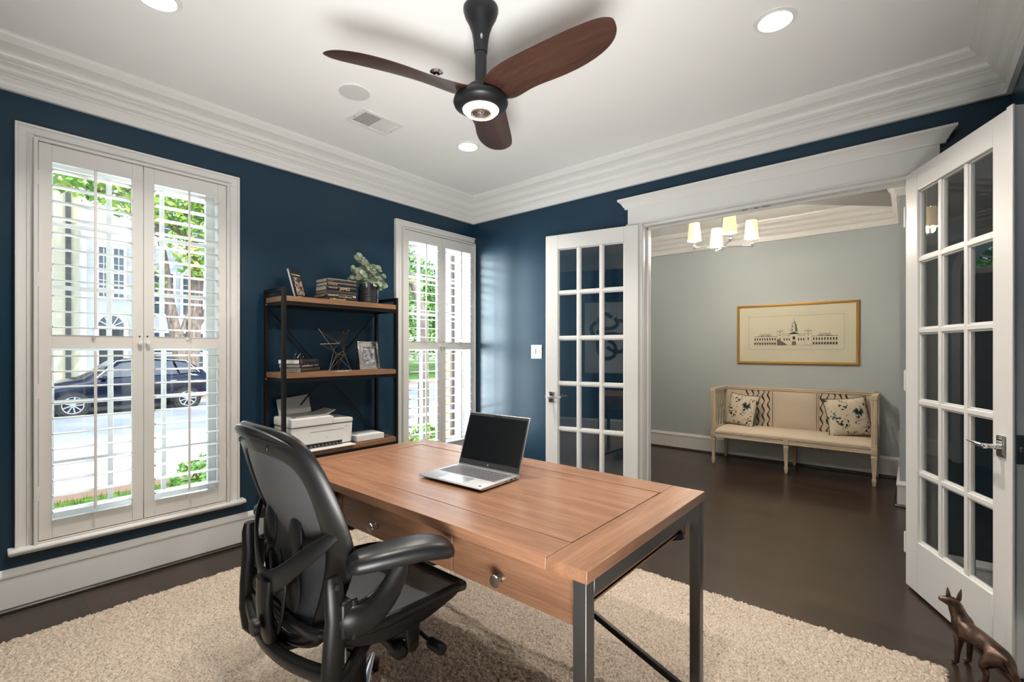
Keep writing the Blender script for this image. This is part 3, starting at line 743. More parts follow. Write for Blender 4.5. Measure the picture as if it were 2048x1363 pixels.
# leaning photo frame
def photo_mat(name, pal, scale):
    m = mat(name, pal[0], .35); ramp_noise(m, pal, scale, detail=3, lo=.35, hi=.62); return m
t = thing('photo_frame', 'small black leaning photo frame on the top shelf, left of the books', 'picture frame', (1.492, 3.115, Z1 + .0015), math.atan2(.07, .118))
t.rotation_euler = (R(-16), 0, math.atan2(.07, .118))
b = MB().box(-.068, .068, -.004, .004, 0, .200); fr = b.build('frame', mat('frame_black', (.008, .008, .009), .25), t, bevel=.0008)
MB().box(-.0695, -.0665, -.0052, .0052, -.0005, .2005).build('glass_edge', mat('edge_silver', (.7, .7, .72), .25, .4), t)
MB().box(-.040, .040, -.0052, -.0040, .030, .150).build('photo', photo_mat('photo_sepia', [(.012, .010, .010), (.10, .07, .05), (.50, .40, .32)], 55), t)
b = MB().box(-.043, .043, -.0056, -.0040, .026, .0285).box(.041, .043, -.0056, -.0040, .026, .130); b.build('photo_border', mat('edge_silver', (.7, .7, .72), .25, .4), t)
def squiggle(b, x0, x1, z, h, y, n=9, th=.0014):
    """broken line of faint lettering, unreadable in the photograph"""
    random.seed(int(abs(x0 * 1e4)) + n); x = x0
    while x < x1:
        w_ = random.uniform(.25, .8) * h; hh = h * random.choice((.55, .6, 1.))
        b.box(x, x + w_, y - .0003, y + .0003, z, z + hh); x += w_ + random.uniform(.2, .5) * h
b = MB(); squiggle(b, -.045, .045, .163, .008, -.0045); b.build('lettering', mat('pale_letter', (.7, .68, .62), .5), t)
b = MB(); squiggle(b, -.035, .04, .012, .005, -.0045); b.build('lettering', MATS['pale_letter'], t)
b = MB().bar((0, .004, .12), (0, .055, .02), .03, .003); b.build('easel_back', MATS['frame_black'], t)

# stacked books, spines to the room
GOLD = mat('gold_letter', (.75, .58, .28), .35, .3)
def book(name, label, loc, rz, L, D, H, cover, pagec, group, spine=None, txt=None, bands=0, lab=None, side=-1):
    """spine along local -y face (length L along x, depth D along y)"""
    t = thing(name, label, 'book', loc, rz, group)
    c = MB(); c.box(0, L, 0, D, 0, .0022).box(0, L, 0, D, H - .0022, H)
    sp = [(0, 0), (-.0022, H * .12), (-.003, H * .5), (-.0022, H * .88), (0, H), (.003, H), (.003, 0)]
    c.prism(sp, 0, L, 0); c.build('cover', cover, t, bevel=.0006, seg=1)
    p = MB().box(.003, L - .003, .003, D - .004, .0022, H - .0022); p.build('pages', pagec, t)
    if txt:
        vs, fs = text_mesh(txt, H * .92); g_ = MB(); g_.M = Matrix.Translation((L * .60, -.0034, H * .5)) @ Matrix.Rotation(R(90), 4, 'X'); g_.add(vs, fs); g_.build('title', GOLD, t, smooth=False)
    if spine:
        g_ = MB(); random.seed(len(label))
        for (a, c_, hh, z_) in spine: squiggle(g_, L * a, L * c_, H * z_, H * hh, -.0032)
        g_.build('spine_lettering', lab or GOLD, t, smooth=False)
    if bands:
        g_ = MB()
        for k in range(bands): g_.box(L * .04 + k * .0085, L * .04 + k * .0085 + .0035, -.0036, -.0022, H * .1, H * .9)
        g_.build('spine_bands', lab or GOLD, t, smooth=False)
    return t
PG1 = mat('pages_grey', (.46, .44, .38), .8); PG2 = mat('pages_brown', (.26, .20, .15), .8); PG3 = mat('pages_white', (.78, .77, .72), .8)
for m_ in (PG1, PG2, PG3): 
    noise_bump(m_, 40, .3, .001, 2, coords(m_, (1, 1, 60)))
BK = [mat('cover_%s' % n_, c_, .4) for n_, c_ in (('black', (.010, .010, .012)), ('ink', (.016, .016, .020)), ('soot', (.012, .013, .014)), ('plum', (.040, .030, .030)), ('charcoal', (.024, .020, .022)), ('umber', (.040, .030, .026)))]
G = 'dark books stacked on the top shelf'
z = Z1
COPP = mat('copper_letter', (.45, .26, .16), .4, .3)
spec = [('thin black book at the bottom of the top shelf stack', .022, .006, PG2, 0, dict(spine=[(.12, .62, .4, .3)], lab=GOLD), 0),
        ('black book with gold lettering, second from bottom of the top shelf stack', .024, -.002, PG2, 2, dict(spine=[(.10, .42, .55, .35), (.44, .84, .35, .15), (.90, .97, .55, .25)], lab=GOLD), -.004),
        ('plain dark grey book, third from bottom of the top shelf stack', .022, .008, PG2, 3, dict(), .004),
        ('black book with the gold title JAMES in the top shelf stack', .032, .010, PG1, 0, dict(txt='JAMES', spine=[(.08, .34, .22, .5)], lab=mat('pale_letter2', (.5, .45, .42), .5)), .006),
        ('dark book with copper bars on its spine, second from top of the stack', .025, .014, PG1, 4, dict(bands=8, lab=COPP), .012),
        ('dark brown book lying on top of the top shelf stack', .026, .013, PG1, 5, dict(bands=5, lab=mat('dim_bronze', (.18, .13, .09), .4)), .010)]
for k, (lb, h, dx, pg, ci, kw, rz) in enumerate(spec):
    book('book', lb, (1.606 + dx, 3.016 + (k % 2) * .003, z + .0004), rz, .232 - dx * .6, .150, h - .0008, BK[ci], pg, G, **kw); z += h
G = 'thick books stacked on the middle shelf'
z = Z2; ang = math.atan2(.13, .2)
for k, (lb, h, dx, ci, kw) in enumerate((('brown book with white pages at the bottom of the middle shelf stack', .030, .010, 5, dict(spine=[(.1, .5, .2, .5)], lab=mat('dim_bronze', (.18, .13, .09), .4))),
        ('dark book with pale lettering in the middle of the middle shelf stack', .024, -.002, 4, dict(spine=[(.06, .62, .5, .25), (.75, .92, .35, .4)], lab=mat('pale_letter2', (.5, .45, .42), .5))),
        ('black book with white pages beneath the eyeglasses', .031, -.012, 2, dict(bands=3, lab=mat('dim_bronze', (.18, .13, .09), .4))))):
    book('book', lb, (1.432 + dx, 3.005 + dx, z + .0004), ang, .225, .150, h - .0008, BK[ci], PG3, G, **kw); z += h
t = thing('eyeglasses', 'thin silver-rimmed eyeglasses lying on the middle shelf books', 'glasses', (1.47, 3.10, z + .001), ang + .1)
b = MB(); SILV = mat('silver_wire', (.6, .58, .55), .25, 1.)
for sx in (-.034, .034):
    b.tube([(sx + .026 * math.cos(a_ * .3927), 0 + .003 * math.sin(a_), .020 + .018 * math.sin(a_ * .3927)) for a_ in range(16)], .0012, 6, closed=True)
b.tube([(-.009, 0, .024), (0, -.003, .028), (.009, 0, .024)], .0012, 6)
b.build('rims', SILV, t)
for sx in (-1, 1): MB().tube([(sx * .060, 0, .024), (sx * .064, .02, .023), (sx * .062, .08, .014), (sx * .060, .115, .003)], .0013, 6).build('temple', BLACKM, t)

# star sculpture of wire
t = thing('wire_star', 'black wire star sculpture with small brass tips on the middle shelf', 'sculpture', (1.755, 3.095, Z2))
tips = [Vector(p) for p in ((-.095, -.035, .004), (.060, -.050, .004), (.145, .03, .165), (.045, -.045, .285), (-.150, -.02, .185), (-.130, .045, .290), (.060, .05, .275), (.02, .06, .006))]
cen = Vector((-.005, 0, .150)); core = []
for i in range(len(tips)):
    core.append(cen + (cen - tips[i]) * .28)
b = MB()
for i, p in enumerate(tips):
    ds = sorted(range(len(core)), key=lambda j: (core[j] - p).length)[:4]
    for j in ds: b.tube([p, core[j]], .0017, 5)
for i in range(len(core)):
    for j in range(i):
        if (core[i] - core[j]).length < .075: b.tube([core[i], core[j]], .0017, 5)
b.build('wires', mat('dark_bronze_wire', (.13, .11, .09), .35, .9), t)
b = MB()
for p in tips: b.ball(p, .0038, 5)
b.build('tips', mat('brass', (.55, .42, .25), .3, 1.), t)
MB().box(-.048, .048, -.016, .012, 0, .0012).build('card', PAPER, None)
o = bpy.data.objects['card']; o.location = (1.72, 2.995, Z2); tag(o, 'small white paper card flat on the middle shelf edge under the wire star', 'card')

# silver frame
t = thing('photo_frame', 'silver photo frame with a street photo on the middle shelf', 'picture frame', (1.975, 3.055, Z2 + .001), R(3)); t.rotation_euler = (R(-9), 0, R(8))
SF = mat('polished_silver', (.72, .66, .60), .16, 1.)
b = MB(); w_, h_ = .094, .208
def ring(b, x0, x1, z0, z1, t0, y0, y1):
    b.box(x0, x1, y0, y1, z0, z0 + t0); b.box(x0, x1, y0, y1, z1 - t0, z1); b.box(x0, x0 + t0, y0, y1, z0 + t0, z1 - t0); b.box(x1 - t0, x1, y0, y1, z0 + t0, z1 - t0)
ring(b, -w_, w_, 0, h_, .010, -.010, .004); ring(b, -w_ + .009, w_ - .009, .009, h_ - .009, .026, -.006, .003); ring(b, -w_ + .034, w_ - .034, .034, h_ - .034, .009, -.0095, .003)
b.build('frame', SF, t, bevel=.002)
PH = mat('street_photo', (.2, .2, .2), .4)
ramp_noise(PH, [(.02, .02, .02), (.12, .10, .08), (.30, .34, .40), (.55, .62, .75)], 28, (1, 1, 1.4), 5, .3, .7)
MB().box(-w_ + .042, w_ - .042, -.005, -.003, .042, h_ - .042).build('photo', PH, t)
MB().box(-.012, .012, .003, .006, .02, h_ - .04).bar((0, .006, .13), (0, .05, .012), .03, .003).build('easel_back', BLACKM, t)

# ---- eucalyptus in dark pot
t = thing('potted_eucalyptus', 'grey-green eucalyptus in a ribbed black pot, right end of top shelf', 'plant', (1.985, 3.09, Z1))
POT = mat('pot_black_glaze', (.020, .022, .026), .16, spec=.6)
prof = []
for k in range(10):
    z0 = .004 + k * .0145; prof += [(.0705, z0), (.0735, z0 + .004), (.0735, z0 + .0105), (.0705, z0 + .0140)]
pb = MB().lathe([(.001, 0), (.066, 0)] + prof + [(.070, .150), (.064, .150), (.062, .13), (.001, .128)], n=40)
pb.build('pot', POT, t, angle=50)
MB().lathe([(.001, .128), (.0635, .128), (.0635, .136), (.001, .139)], n=24).build('soil', mat('soil', (.02, .014, .01), .9), t)
EU = mat('eucalyptus_leaf', (.14, .19, .12), .55); ramp_noise(EU, [(.06, .10, .06), (.15, .20, .13), (.36, .38, .28)], 14, detail=2, lo=.3, hi=.72)
random.seed(11); leaf = MB(); stem = MB()
def round_leaf(b, c, nrm, r, cup):
    nrm = nrm.normalized(); u = nrm.orthogonal().normalized(); v = nrm.cross(u); rot = random.uniform(0, 6.28)
    rows = []
    for k in range(5):
        f = k / 4; row = []
        for j in range(5):
            g_ = (j - 2) / 2; wd = math.sin(math.pi * (.08 + .86 * f)) ** .7
            a_ = (f - .15) * 2 * r; c_ = g_ * r * wd * .95
            p = c + (u * math.cos(rot) + v * math.sin(rot)) * a_ + (v * math.cos(rot) - u * math.sin(rot)) * c_ + nrm * (cup * (g_ * g_ * .35 - (f - .5) ** 2) * r)
            row.append(tuple(p))
        rows.append(row)
    b.sheet(rows, .0008)
ends = [(-.13, -.01, .26, 6), (-.16, .01, .17, 5), (-.05, -.02, .30, 6), (-.085, .0, .345, 7), (.01, -.03, .29, 6), (.06, -.04, .27, 7), (.11, -.03, .22, 6), (.12, .0, .15, 5), (.09, -.06, .13, 5), (.03, -.07, .16, 5), (-.03, -.07, .15, 5), (-.09, -.05, .20, 5), (.02, .04, .25, 4), (-.06, .05, .22, 4), (.08, .04, .24, 4)]
for ex, ey, ez, nl in ends:
    p0 = Vector((ex * .2, ey * .2, .13)); p2 = Vector((ex, ey, ez)); p1 = Vector((ex * .35, ey * .35, .13 + (ez - .13) * .75 + .03))
    pts = [(1 - f) ** 2 * p0 + 2 * f * (1 - f) * p1 + f * f * p2 for f in [i / 8 for i in range(9)]]
    stem.tube(pts, .0014, 5)
    for k in range(nl):
        f = .42 + .58 * (k + .5) / nl; i = min(int(f * 8), 7); q = pts[i].lerp(pts[i + 1], f * 8 - i)
        for sgn in (-1, 1):
            off = Vector((random.uniform(-1, 1), random.uniform(-1, .5), random.uniform(-.6, .8))).normalized()
            nrm = Vector((random.uniform(-.6, .4), -1, random.uniform(-.3, .9)))
            round_leaf(leaf, q + off * .016 * sgn, nrm, random.uniform(.018, .029), .6)
stem.build('stems', mat('stem_green', (.09, .12, .06), .6), t); leaf.build('foliage', EU, t, fix=False)

# ---- printer
pr = thing('printer', 'white inkjet printer with open paper tray on the lowest visible shelf', 'printer', (1.372, 2.990, Z3))
b = MB()
b.prism([(0.006, .012), (.425, .012), (.436, .150), (.0, .150)], .02, .265, 1)     # body, front face slopes
b.prism([(.02, 0), (.41, 0), (.41, .012), (.02, .012)], .035, .25, 1)
body = b.build('body', PRWHITE, pr, bevel=.006, seg=3)
MB().box(.002, .434, .021, .266, .1505, .1535).build('seam', DARKHOLE, body)
b = MB(); b.prism([(-.002, .154), (.29, .154), (.29, .205), (.27, .212), (.0, .212), (-.002, .205)], .012, .268, 1)
lidp = b.build('scanner_lid', PRWHITE, pr, bevel=.008, seg=3)
b = MB().prism([(.290, .154), (.436, .154), (.436, .182), (.290, .188)], .016, .268, 1); b.build('feeder_base', PRWHITE, pr, bevel=.005)
MB().prism([(.292, .1885), (.415, .1835), (.415, .1850), (.292, .190)], .05, .25, 1).build('feeder_slot', PRGREY, pr)
b = MB(); b.M = Matrix.Translation((0, 0, .212)); b.add([(.04, .04, .0005), (.26, .04, .0005), (.33, .06, .028), (.33, .22, .028), (.26, .25, .0005), (.04, .25, .0005), (.04, .04, .006), (.26, .04, .006), (.33, .06, .031), (.33, .22, .031), (.26, .25, .006), (.04, .25, .006)], [(5, 4, 1, 0), (4, 3, 2, 1), (6, 7, 10, 11), (7, 8, 9, 10), (0, 1, 7, 6), (1, 2, 8, 7), (2, 3, 9, 8), (3, 4, 10, 9), (4, 5, 11, 10), (5, 0, 6, 11)])
b.build('document_tray', PRGREY, pr, bevel=.001)
b = MB(); b.M = Matrix.Translation((.10, .255, .205)) @ Matrix.Rotation(R(-8), 4, 'X') @ Matrix.Rotation(R(-6), 4, 'Y'); b.box(-.07, .155, -.003, .003, 0, .125); b.build('paper_support', mat('support_grey', (.52, .51, .50), .5), pr, bevel=.003)
b = MB().prism([(.11, .030), (.345, .030), (.365, .112), (.125, .112)], .016, .021, 1); b.build('front_panel', PRWHITE, pr, bevel=.004)
MB().box(.10, .35, .012, .03, .008, .036).build('paper_slot', DARKHOLE, pr)
MB().box(.125, .362, .0145, .0175, .1125, .1145).build('panel_seam', PRGREY, pr)
b = MB().box(.05, .415, -.060, .02, .001, .008); b.build('output_tray', PRWHITE, pr, bevel=.003)
b = MB()
for k in range(9): b.box(.12 + k * .026, .132 + k * .026, -.002, .016, .009, .026)
b.build('rollers', mat('roller_grey', (.10, .10, .10), .6), pr)
MB().lathe([(.003, -.001), (.003, .001)], (.385, .0155, .128), 'y', 12).build('button', DARKHOLE, pr)
MB().lathe([(.006, -.001), (.006, .0012)], (.24, .0155, .068), 'y', 20).build('logo', mat('logo_grey', (.55, .55, .55), .4), pr)

# ---- acrylic tray and paper
t = thing('paper_tray', 'clear acrylic letter tray on the low shelf beside the printer', 'tray', (1.970, 3.09, Z3))
b = MB(); w_, d_ = .145, .105
b.box(-w_, w_, -d_, d_, 0, .003).box(-w_, w_, d_ - .003, d_, .003, .062).box(w_ - .003, w_, -d_, d_, .003, .062).box(-w_, -w_ + .003, -d_, d_, .003, .062)
b.build('tray', ACRYL, t, smooth=False)
t = thing('paper_stack', 'thick stack of white printer paper in the clear tray', 'paper', (1.945, 3.085, Z3 + .0035), R(-2))
pp_ = mat('paper_edge', (.76, .74, .72), .8); noise_bump(pp_, 40, .4, .001, 2, coords(pp_, (1, 1, 80)))
MB().box(-.112, .112, -.092, .092, 0, .040).build('sheets', pp_, t, bevel=.001)
MB().box(-.10, .112, -.02, .090, .0403, .0412).build('top_sheet', mat('grey_sheet', (.35, .36, .36), .7), t)

# ================================================================== office chair
def pellicle(name, band):
    m = bpy.data.materials.new(name); m.use_nodes = True
    t, n, l, b = nodes(m); b.inputs['Base Color'].default_value = (.085, .085, .090, 1); b.inputs['Roughness'].default_value = .40; b.inputs['Specular IOR Level'].default_value = .6
    tc = n.new('ShaderNodeTexCoord'); mp = n.new('ShaderNodeMapping'); l.new(tc.outputs['Object'], mp.inputs[0])
    w1 = n.new('ShaderNodeTexWave'); w1.bands_direction = band; w1.inputs['Scale'].default_value = 95
    w2 = n.new('ShaderNodeTexWave'); w2.bands_direction = 'Y'; w2.inputs['Scale'].default_value = 95
    w3 = n.new('ShaderNodeTexWave'); w3.bands_direction = 'X'; w3.inputs['Scale'].default_value = 95
    for w in (w1, w2, w3): l.new(mp.outputs[0], w.inputs[0])
    mxx = n.new('ShaderNodeMath'); mxx.operation = 'MAXIMUM'; l.new(w1.outputs['Fac'], mxx.inputs[0]); l.new(w2.outputs['Fac'], mxx.inputs[1])
    cr = n.new('ShaderNodeMapRange'); cr.inputs[1].default_value = .25; cr.inputs[2].default_value = .55; cr.inputs[3].default_value = .42; cr.inputs[4].default_value = 1.
    l.new(mxx.outputs[0], cr.inputs[0]); l.new(cr.outputs[0], b.inputs['Alpha'])
    bp = n.new('ShaderNodeBump'); bp.inputs['Strength'].default_value = .5; bp.inputs['Distance'].default_value = .001; l.new(mxx.outputs[0], bp.inputs['Height']); l.new(bp.outputs[0], b.inputs['Normal'])
    return m
PELL = pellicle('woven_mesh_fabric', 'Z'); PELLS = pellicle('woven_seat_fabric', 'X')
ch = thing('office_chair', 'black mesh office chair with padded arms drawn up to the desk', 'chair', (.83, 1.36, 0), R(-2))
OUT = [(1.052, 0), (1.052, .06), (1.049, .12), (1.040, .175), (1.018, .216), (.975, .244), (.92, .262), (.86, .272), (.80, .275), (.74, .270), (.68, .258), (.62, .240), (.56, .222), (.50, .200), (.455, .162), (.437, .10), (.430, .05), (.430, 0)]
INN = [(.968, 0), (.968, .045), (.967, .09), (.962, .13), (.950, .163), (.925, .186), (.89, .198), (.85, .202), (.80, .198), (.75, .188), (.70, .178), (.65, .172), (.59, .166), (.525, .152), (.485, .120), (.468, .08), (.462, .04), (.462, 0)]
def backx(v, z):
    side = -.175 - max(0, z - .72) * .27 - max(0, .60 - z) * .05
    lum = .018 * math.exp(-((z - .68) / .1) ** 2)
    return side - .052 * (1 - min(1, abs(v) / .275) ** 2) + lum
ring_ = []
pairs = [(OUT[i], INN[i], 1) for i in range(len(OUT))] + [(OUT[i], INN[i], -1) for i in range(len(OUT) - 2, 0, -1)]
for (oz, ov), (iz, iv), s in pairs:
    sec = []
    for k in range(12):
        a = 2 * math.pi * k / 12; u = .5 + .5 * math.cos(a); w_ = math.sin(a)
        zz = iz + (oz - iz) * u; vv = s * (iv + (ov - iv) * u); th = .006 + .009 * u + .004 * (zz > 1.0)
        curl = .016 * u ** 3
        sec.append((backx(vv, zz) + w_ * th + curl, vv, zz))
    ring_.append(sec)
ring_.append(ring_[0])
b = MB().loft(ring_, caps=False); b.build('back_frame', PLAST, ch, angle=70, sub=1)
# head bar ledge on the rear of the top band
b = MB(); pts = []
for i in range(21):
    v = -.20 + .40 * i / 20; z = 1.032 - .55 * v * v - (0.03 if False else 0); pts.append((backx(v, z) - .010, v, z))
b.tube(pts, [.0012 + .0095 * math.sin(math.pi * i / 20) ** .6 for i in range(21)], 10, flat=(1.5, .9), up=(0, 0, 1)); b.build('top_ledge', PLAST, ch)
for v in (-.10, .10): MB().box(backx(v, .995) - .017, backx(v, .995) - .010, v - .003, v + .003, .990, 1.003).build('slot_clip', PLAST2, ch, bevel=.002)
def innw(z):
    for k in range(len(INN) - 1):
        if INN[k][0] >= z >= INN[k + 1][0]:
            f = (INN[k][0] - z) / max(1e-6, INN[k][0] - INN[k + 1][0]); return INN[k][1] + (INN[k + 1][1] - INN[k][1]) * f
    return .05
grid = []
for i in range(29):
    z = .464 + (.967 - .464) * i / 28; w_ = max(.06, innw(z)) + .012; row = []
    for j in range(17):
        v = -w_ + 2 * w_ * j / 16; row.append((backx(v, z) + .004, v, z))
    grid.append(row)
MB().sheet(grid, .0016).build('back_mesh', PELL, ch)
# yoke behind the lumbar area
def band(pts, hts, th, name, mat_, sub=1):
    b = MB(); b.tube(pts, [h / 2 for h in hts], 10, flat=[(1, th / h) for h in hts], up=(0, 0, 1)); return b.build(name, mat_, ch, angle=70, sub=sub)
ya = [(-.176, -.262, .795), (-.232, -.20, .738), (-.258, -.12, .672), (-.272, -.05, .622), (-.275, 0, .606), (-.272, .05, .622), (-.258, .12, .672), (-.232, .20, .738), (-.176, .262, .795)]
band(ya, [.03, .050, .052, .066, .080, .066, .052, .050, .03], .013, 'yoke', PLAST)
b = MB(); b.tube([(-.275, 0, .62), (-.279, 0, .56), (-.276, 0, .50), (-.262, 0, .445), (-.23, 0, .415), (-.16, 0, .40), (-.08, 0, .40)], [.042, .036, .036, .036, .034, .032, .03], 12, flat=(.5, 1), up=(1, 0, 0))
b.build('spine', PLAST, ch, angle=70)
MB().lathe([(.001, -.018), (.020, -.016), (.023, -.010), (.023, 0), (.001, .004)], (-.300, -.012, .500), 'x', 24).build('tension_dial', PLAST2, ch)
for s in (-1, 1):
    for v, z, h, w_ in ((.085, .735, .072, .040), (.070, .60, .070, .046)):
        b = MB(); b.ball((backx(v, z) - .016, s * v, z), 1., 8, (.010, w_, h)); b.build('lumbar_pad', PLAST2, ch)
    b = MB(); b.tube([(-.252, s * .03, .70), (-.252, s * .055, .66), (-.246, s * .06, .60), (-.250, s * .05, .52), (-.255, s * .035, .47)], .006, 8).build('lumbar_rod', PLAST2, ch)
# lower rear cross tube joining both arm posts
cb = []
for i in range(17):
    v = -.275 + .55 * i / 16; cb.append((-.215 - .050 * math.cos(v / .275 * 1.4), v, .425 + .02 * (abs(v) / .275) ** 2))
MB().tube(cb, .020, 12, flat=(1.15, .8), up=(0, 0, 1)).build('rear_cross_tube', PLAST, ch)
for s in (-1, 1):
    # arm post
    b = MB(); b.tube([(-.222, s * .278, .692), (-.220, s * .282, .665), (-.216, s * .284, .59), (-.222, s * .284, .50), (-.226, s * .280, .42), (-.222, s * .274, .36), (-.215, s * .268, .335)], [.014, .020, .022, .023, .022, .020, .010], 12, flat=(1.25, .8), up=(1, 0, 0))
    post = b.build('arm_post', PLAST, ch, angle=70)
    MB().box(-.200, -.194, s * .284 - .004, s * .284 + .004, .46, .56).build('slide_slot', DARKHOLE, post)
    MB().lathe([(.001, -.005), (.006, -.004), (.006, .004), (.001, .005)], (-.222, s * .300, .672), 'y', 12).build('post_screw', DARKHOLE, post)
    MB().lathe([(.001, -.005), (.006, -.004), (.006, .004), (.001, .005)], (-.222, s * .296, .365), 'y', 12).build('post_screw', DARKHOLE, post)
    # arm bracket
    b = MB(); b.tube([(-.212, s * .292, .600), (-.190, s * .300, .580), (-.155, s * .306, .574), (-.115, s * .312, .590), (-.080, s * .318, .622), (-.060, s * .322, .660), (-.054, s * .324, .692), (-.056, s * .325, .708)], [.026, .044, .047, .043, .036, .029, .026, .032], 14, flat=(1, .52), up=(0, 0, 1))
    arm = b.build('arm_bracket', PLAST, ch, angle=70, sub=1)
    b = MB(); b.box(-.214, -.180, s * .286 - .024, s * .286 + .022, .540, .632); b.build('slide_block', PLAST, arm, bevel=.008, seg=3)
    b = MB(); b.tube([(-.178, s * .306, .630), (-.172, s * .310, .59), (-.180, s * .312, .535)], [.007, .010, .007], 10, flat=(1.2, .6), up=(1, 0, 0)); b.build('lever', PLAST2, arm)
    # arm pad
    pad = MB(); pad.M = Matrix.Translation((-.060, s * (.340 if s < 0 else .300), .716)) @ Matrix.Rotation(R(-20 if s < 0 else 2), 4, 'Z')
    rings = []
    S_ = [(-.139, .018, .010, -.004), (-.132, .032, .019, -.003), (-.115, .041, .025, 0), (-.06, .047, .028, .004), (0, .050, .029, .007), (.05, .050, .029, .007), (.09, .049, .028, .002), (.118, .044, .025, -.005), (.133, .034, .019, -.011), (.141, .016, .009, -.016)]
    for x, w_, h_, dz in S_:
        rings.append([(x, w_ * math.copysign(abs(math.cos(a)) ** .75, math.cos(a)), dz + h_ * math.copysign(abs(math.sin(a)) ** .8, math.sin(a))) for a in [2 * math.pi * k / 20 for k in range(20)]])
    pad.loft(rings); pad.build('arm_pad', mat('arm_pad_urethane', (.010, .010, .011), .36, spec=.5), ch, angle=80)
# seat
def seatz(x, v):
    base = .494 - .014 * math.sin((x + .23) / .48 * math.pi)
    side = .024 * (abs(v) / .25) ** 2.4 * (1 - .75 * max(0, (x - .05) / .2))
    front = -.012 * max(0, (x - .15) / .10) ** 2
    rear = .02 * max(0, (-.14 - x) / .09) ** 2
    return base + side + front + rear
def seatw(x): return .235 + .018 * math.sin((x + .23) / .48 * math.pi) - .02 * max(0, (-.15 - x) / .08)
grid = []
for i in range(21):
    x = -.225 + .475 * i / 20; w_ = seatw(x)
    grid.append([(x, -w_ + 2 * w_ * j / 18, seatz(x, -w_ + 2 * w_ * j / 18)) for j in range(19)])
MB().sheet(grid, .0018).build('seat_mesh', PELLS, ch)
loop = []
for i in range(15): x = -.225 + .475 * i / 14; loop.append((x, -seatw(x), seatz(x, -seatw(x)) - .004))
for j in range(1, 14): x = .254; v = -seatw(.25) + 2 * seatw(.25) * j / 14; loop.append((x, v, seatz(.25, v) - .005))
for i in range(15): x = .25 - .475 * i / 14; loop.append((x, seatw(x), seatz(x, seatw(x)) - .004))
for j in range(1, 14): v = seatw(-.225) - 2 * seatw(-.225) * j / 14; loop.append((-.232, v, seatz(-.225, v) - .005))
MB().tube(loop, [.013] * len(loop), 10, closed=True, flat=(1.25, .8), up=(0, 0, 1)).build('seat_frame', PLAST, ch, angle=80)
b = MB()
for s in (-1, 1):
    rings = []
    for i in range(11):
        x = -.20 + .43 * i / 10; w_ = seatw(x); zt_ = seatz(x, w_) - .010; hh = .055 * math.sin(math.pi * min(1, (i + 1.2) / 12.2)) + .008
        rings.append([(x, s * (w_ - .004), zt_), (x, s * (w_ + .006), zt_ - .004), (x, s * (w_ - .006), zt_ - hh), (x, s * (w_ - .020), zt_ - hh)])
    b2 = MB().loft(rings); b2.build('seat_side_rail', PLAST, ch, angle=60, sub=1)
# tilt mechanism
b = MB(); b.prism([(-.20, .425), (-.10, .395), (.06, .390), (.13, .42), (.13, .462), (-.05, .475), (-.20, .465)], -.075, .075, 1)
mech = b.build('tilt_housing', PLAST2, ch, bevel=.012, seg=3)
for s in (-1, 1):
    MB().tube([(-.222, s * .270, .405), (-.18, s * .255, .40), (-.12, s * .22, .425), (-.03, s * .15, .43), (.02, s * .07, .435)], [.016, .021, .022, .021, .018], 12, flat=(1.3, .7), up=(0, 0, 1)).build('swing_arm', PLAST, ch)
    b = MB(); pl = [(.045 + .026 * math.cos(a), .468 + .026 * math.sin(a)) for a in [math.pi * k / 10 for k in range(11)]] + [(.045 + .020 * math.cos(a), .388 + .022 * math.sin(a)) for a in [math.pi + math.pi * k / 10 for k in range(11)]]
    b.prism(pl, *sorted((s * .232, s * .246)), 1); link = b.build('pivot_link', PLAST2, ch, bevel=.003)
    MB().lathe([(.001, -.003), (.013, -.002), (.015, .002), (.001, .003)], (.045, s * .247, .468), 'y', 20).build('pivot_cap', PLAST, link)
    MB().lathe([(.001, -.003), (.008, -.002), (.009, .002), (.001, .003)], (.045, s * .247, .390), 'y', 16).build('pivot_cap', PLAST, link)
    MB().tube([(.045, s * .235, .42), (.0, s * .16, .41), (-.03, s * .09, .42)], [.014, .02, .022], 10, flat=(1.2, .8), up=(0, 0, 1)).build('seat_support', PLAST2, ch)
b = MB(); b.tube([(.095, -.06, .42), (.092, -.20, .392), (.090, -.285, .385)], .0065, 8); lev = b.build('lever_rod', PLAST2, ch)
MB().lathe([(.001, -.262), (.014, -.264), (.0175, -.272), (.0175, -.318), (.015, -.324), (.001, -.325)], (.0905, 0, .385), 'y', 20).build('lever_knob', PLAST2, ch)
MB().lathe([(.001, -.235), (.018, -.232), (.026, -.222), (.026, -.19), (.020, -.18), (.012, -.07), (.001, -.06)], (.02, 0, .372), 'y', 24).build('tension_knob', PLAST2, ch)
b = MB().lathe([(.001, .13), (.031, .13), (.031, .30), (.0235, .302), (.0235, .40), (.001, .40)], n=28); b.build('gas_column', PLAST2, ch)
ALB = mat('polished_aluminium', (.66, .67, .69), .18, 1.)
MB().lathe([(.001, .075), (.040, .075), (.046, .085), (.044, .125), (.034, .138), (.001, .14)], n=30).build('base_hub', ALB, ch)
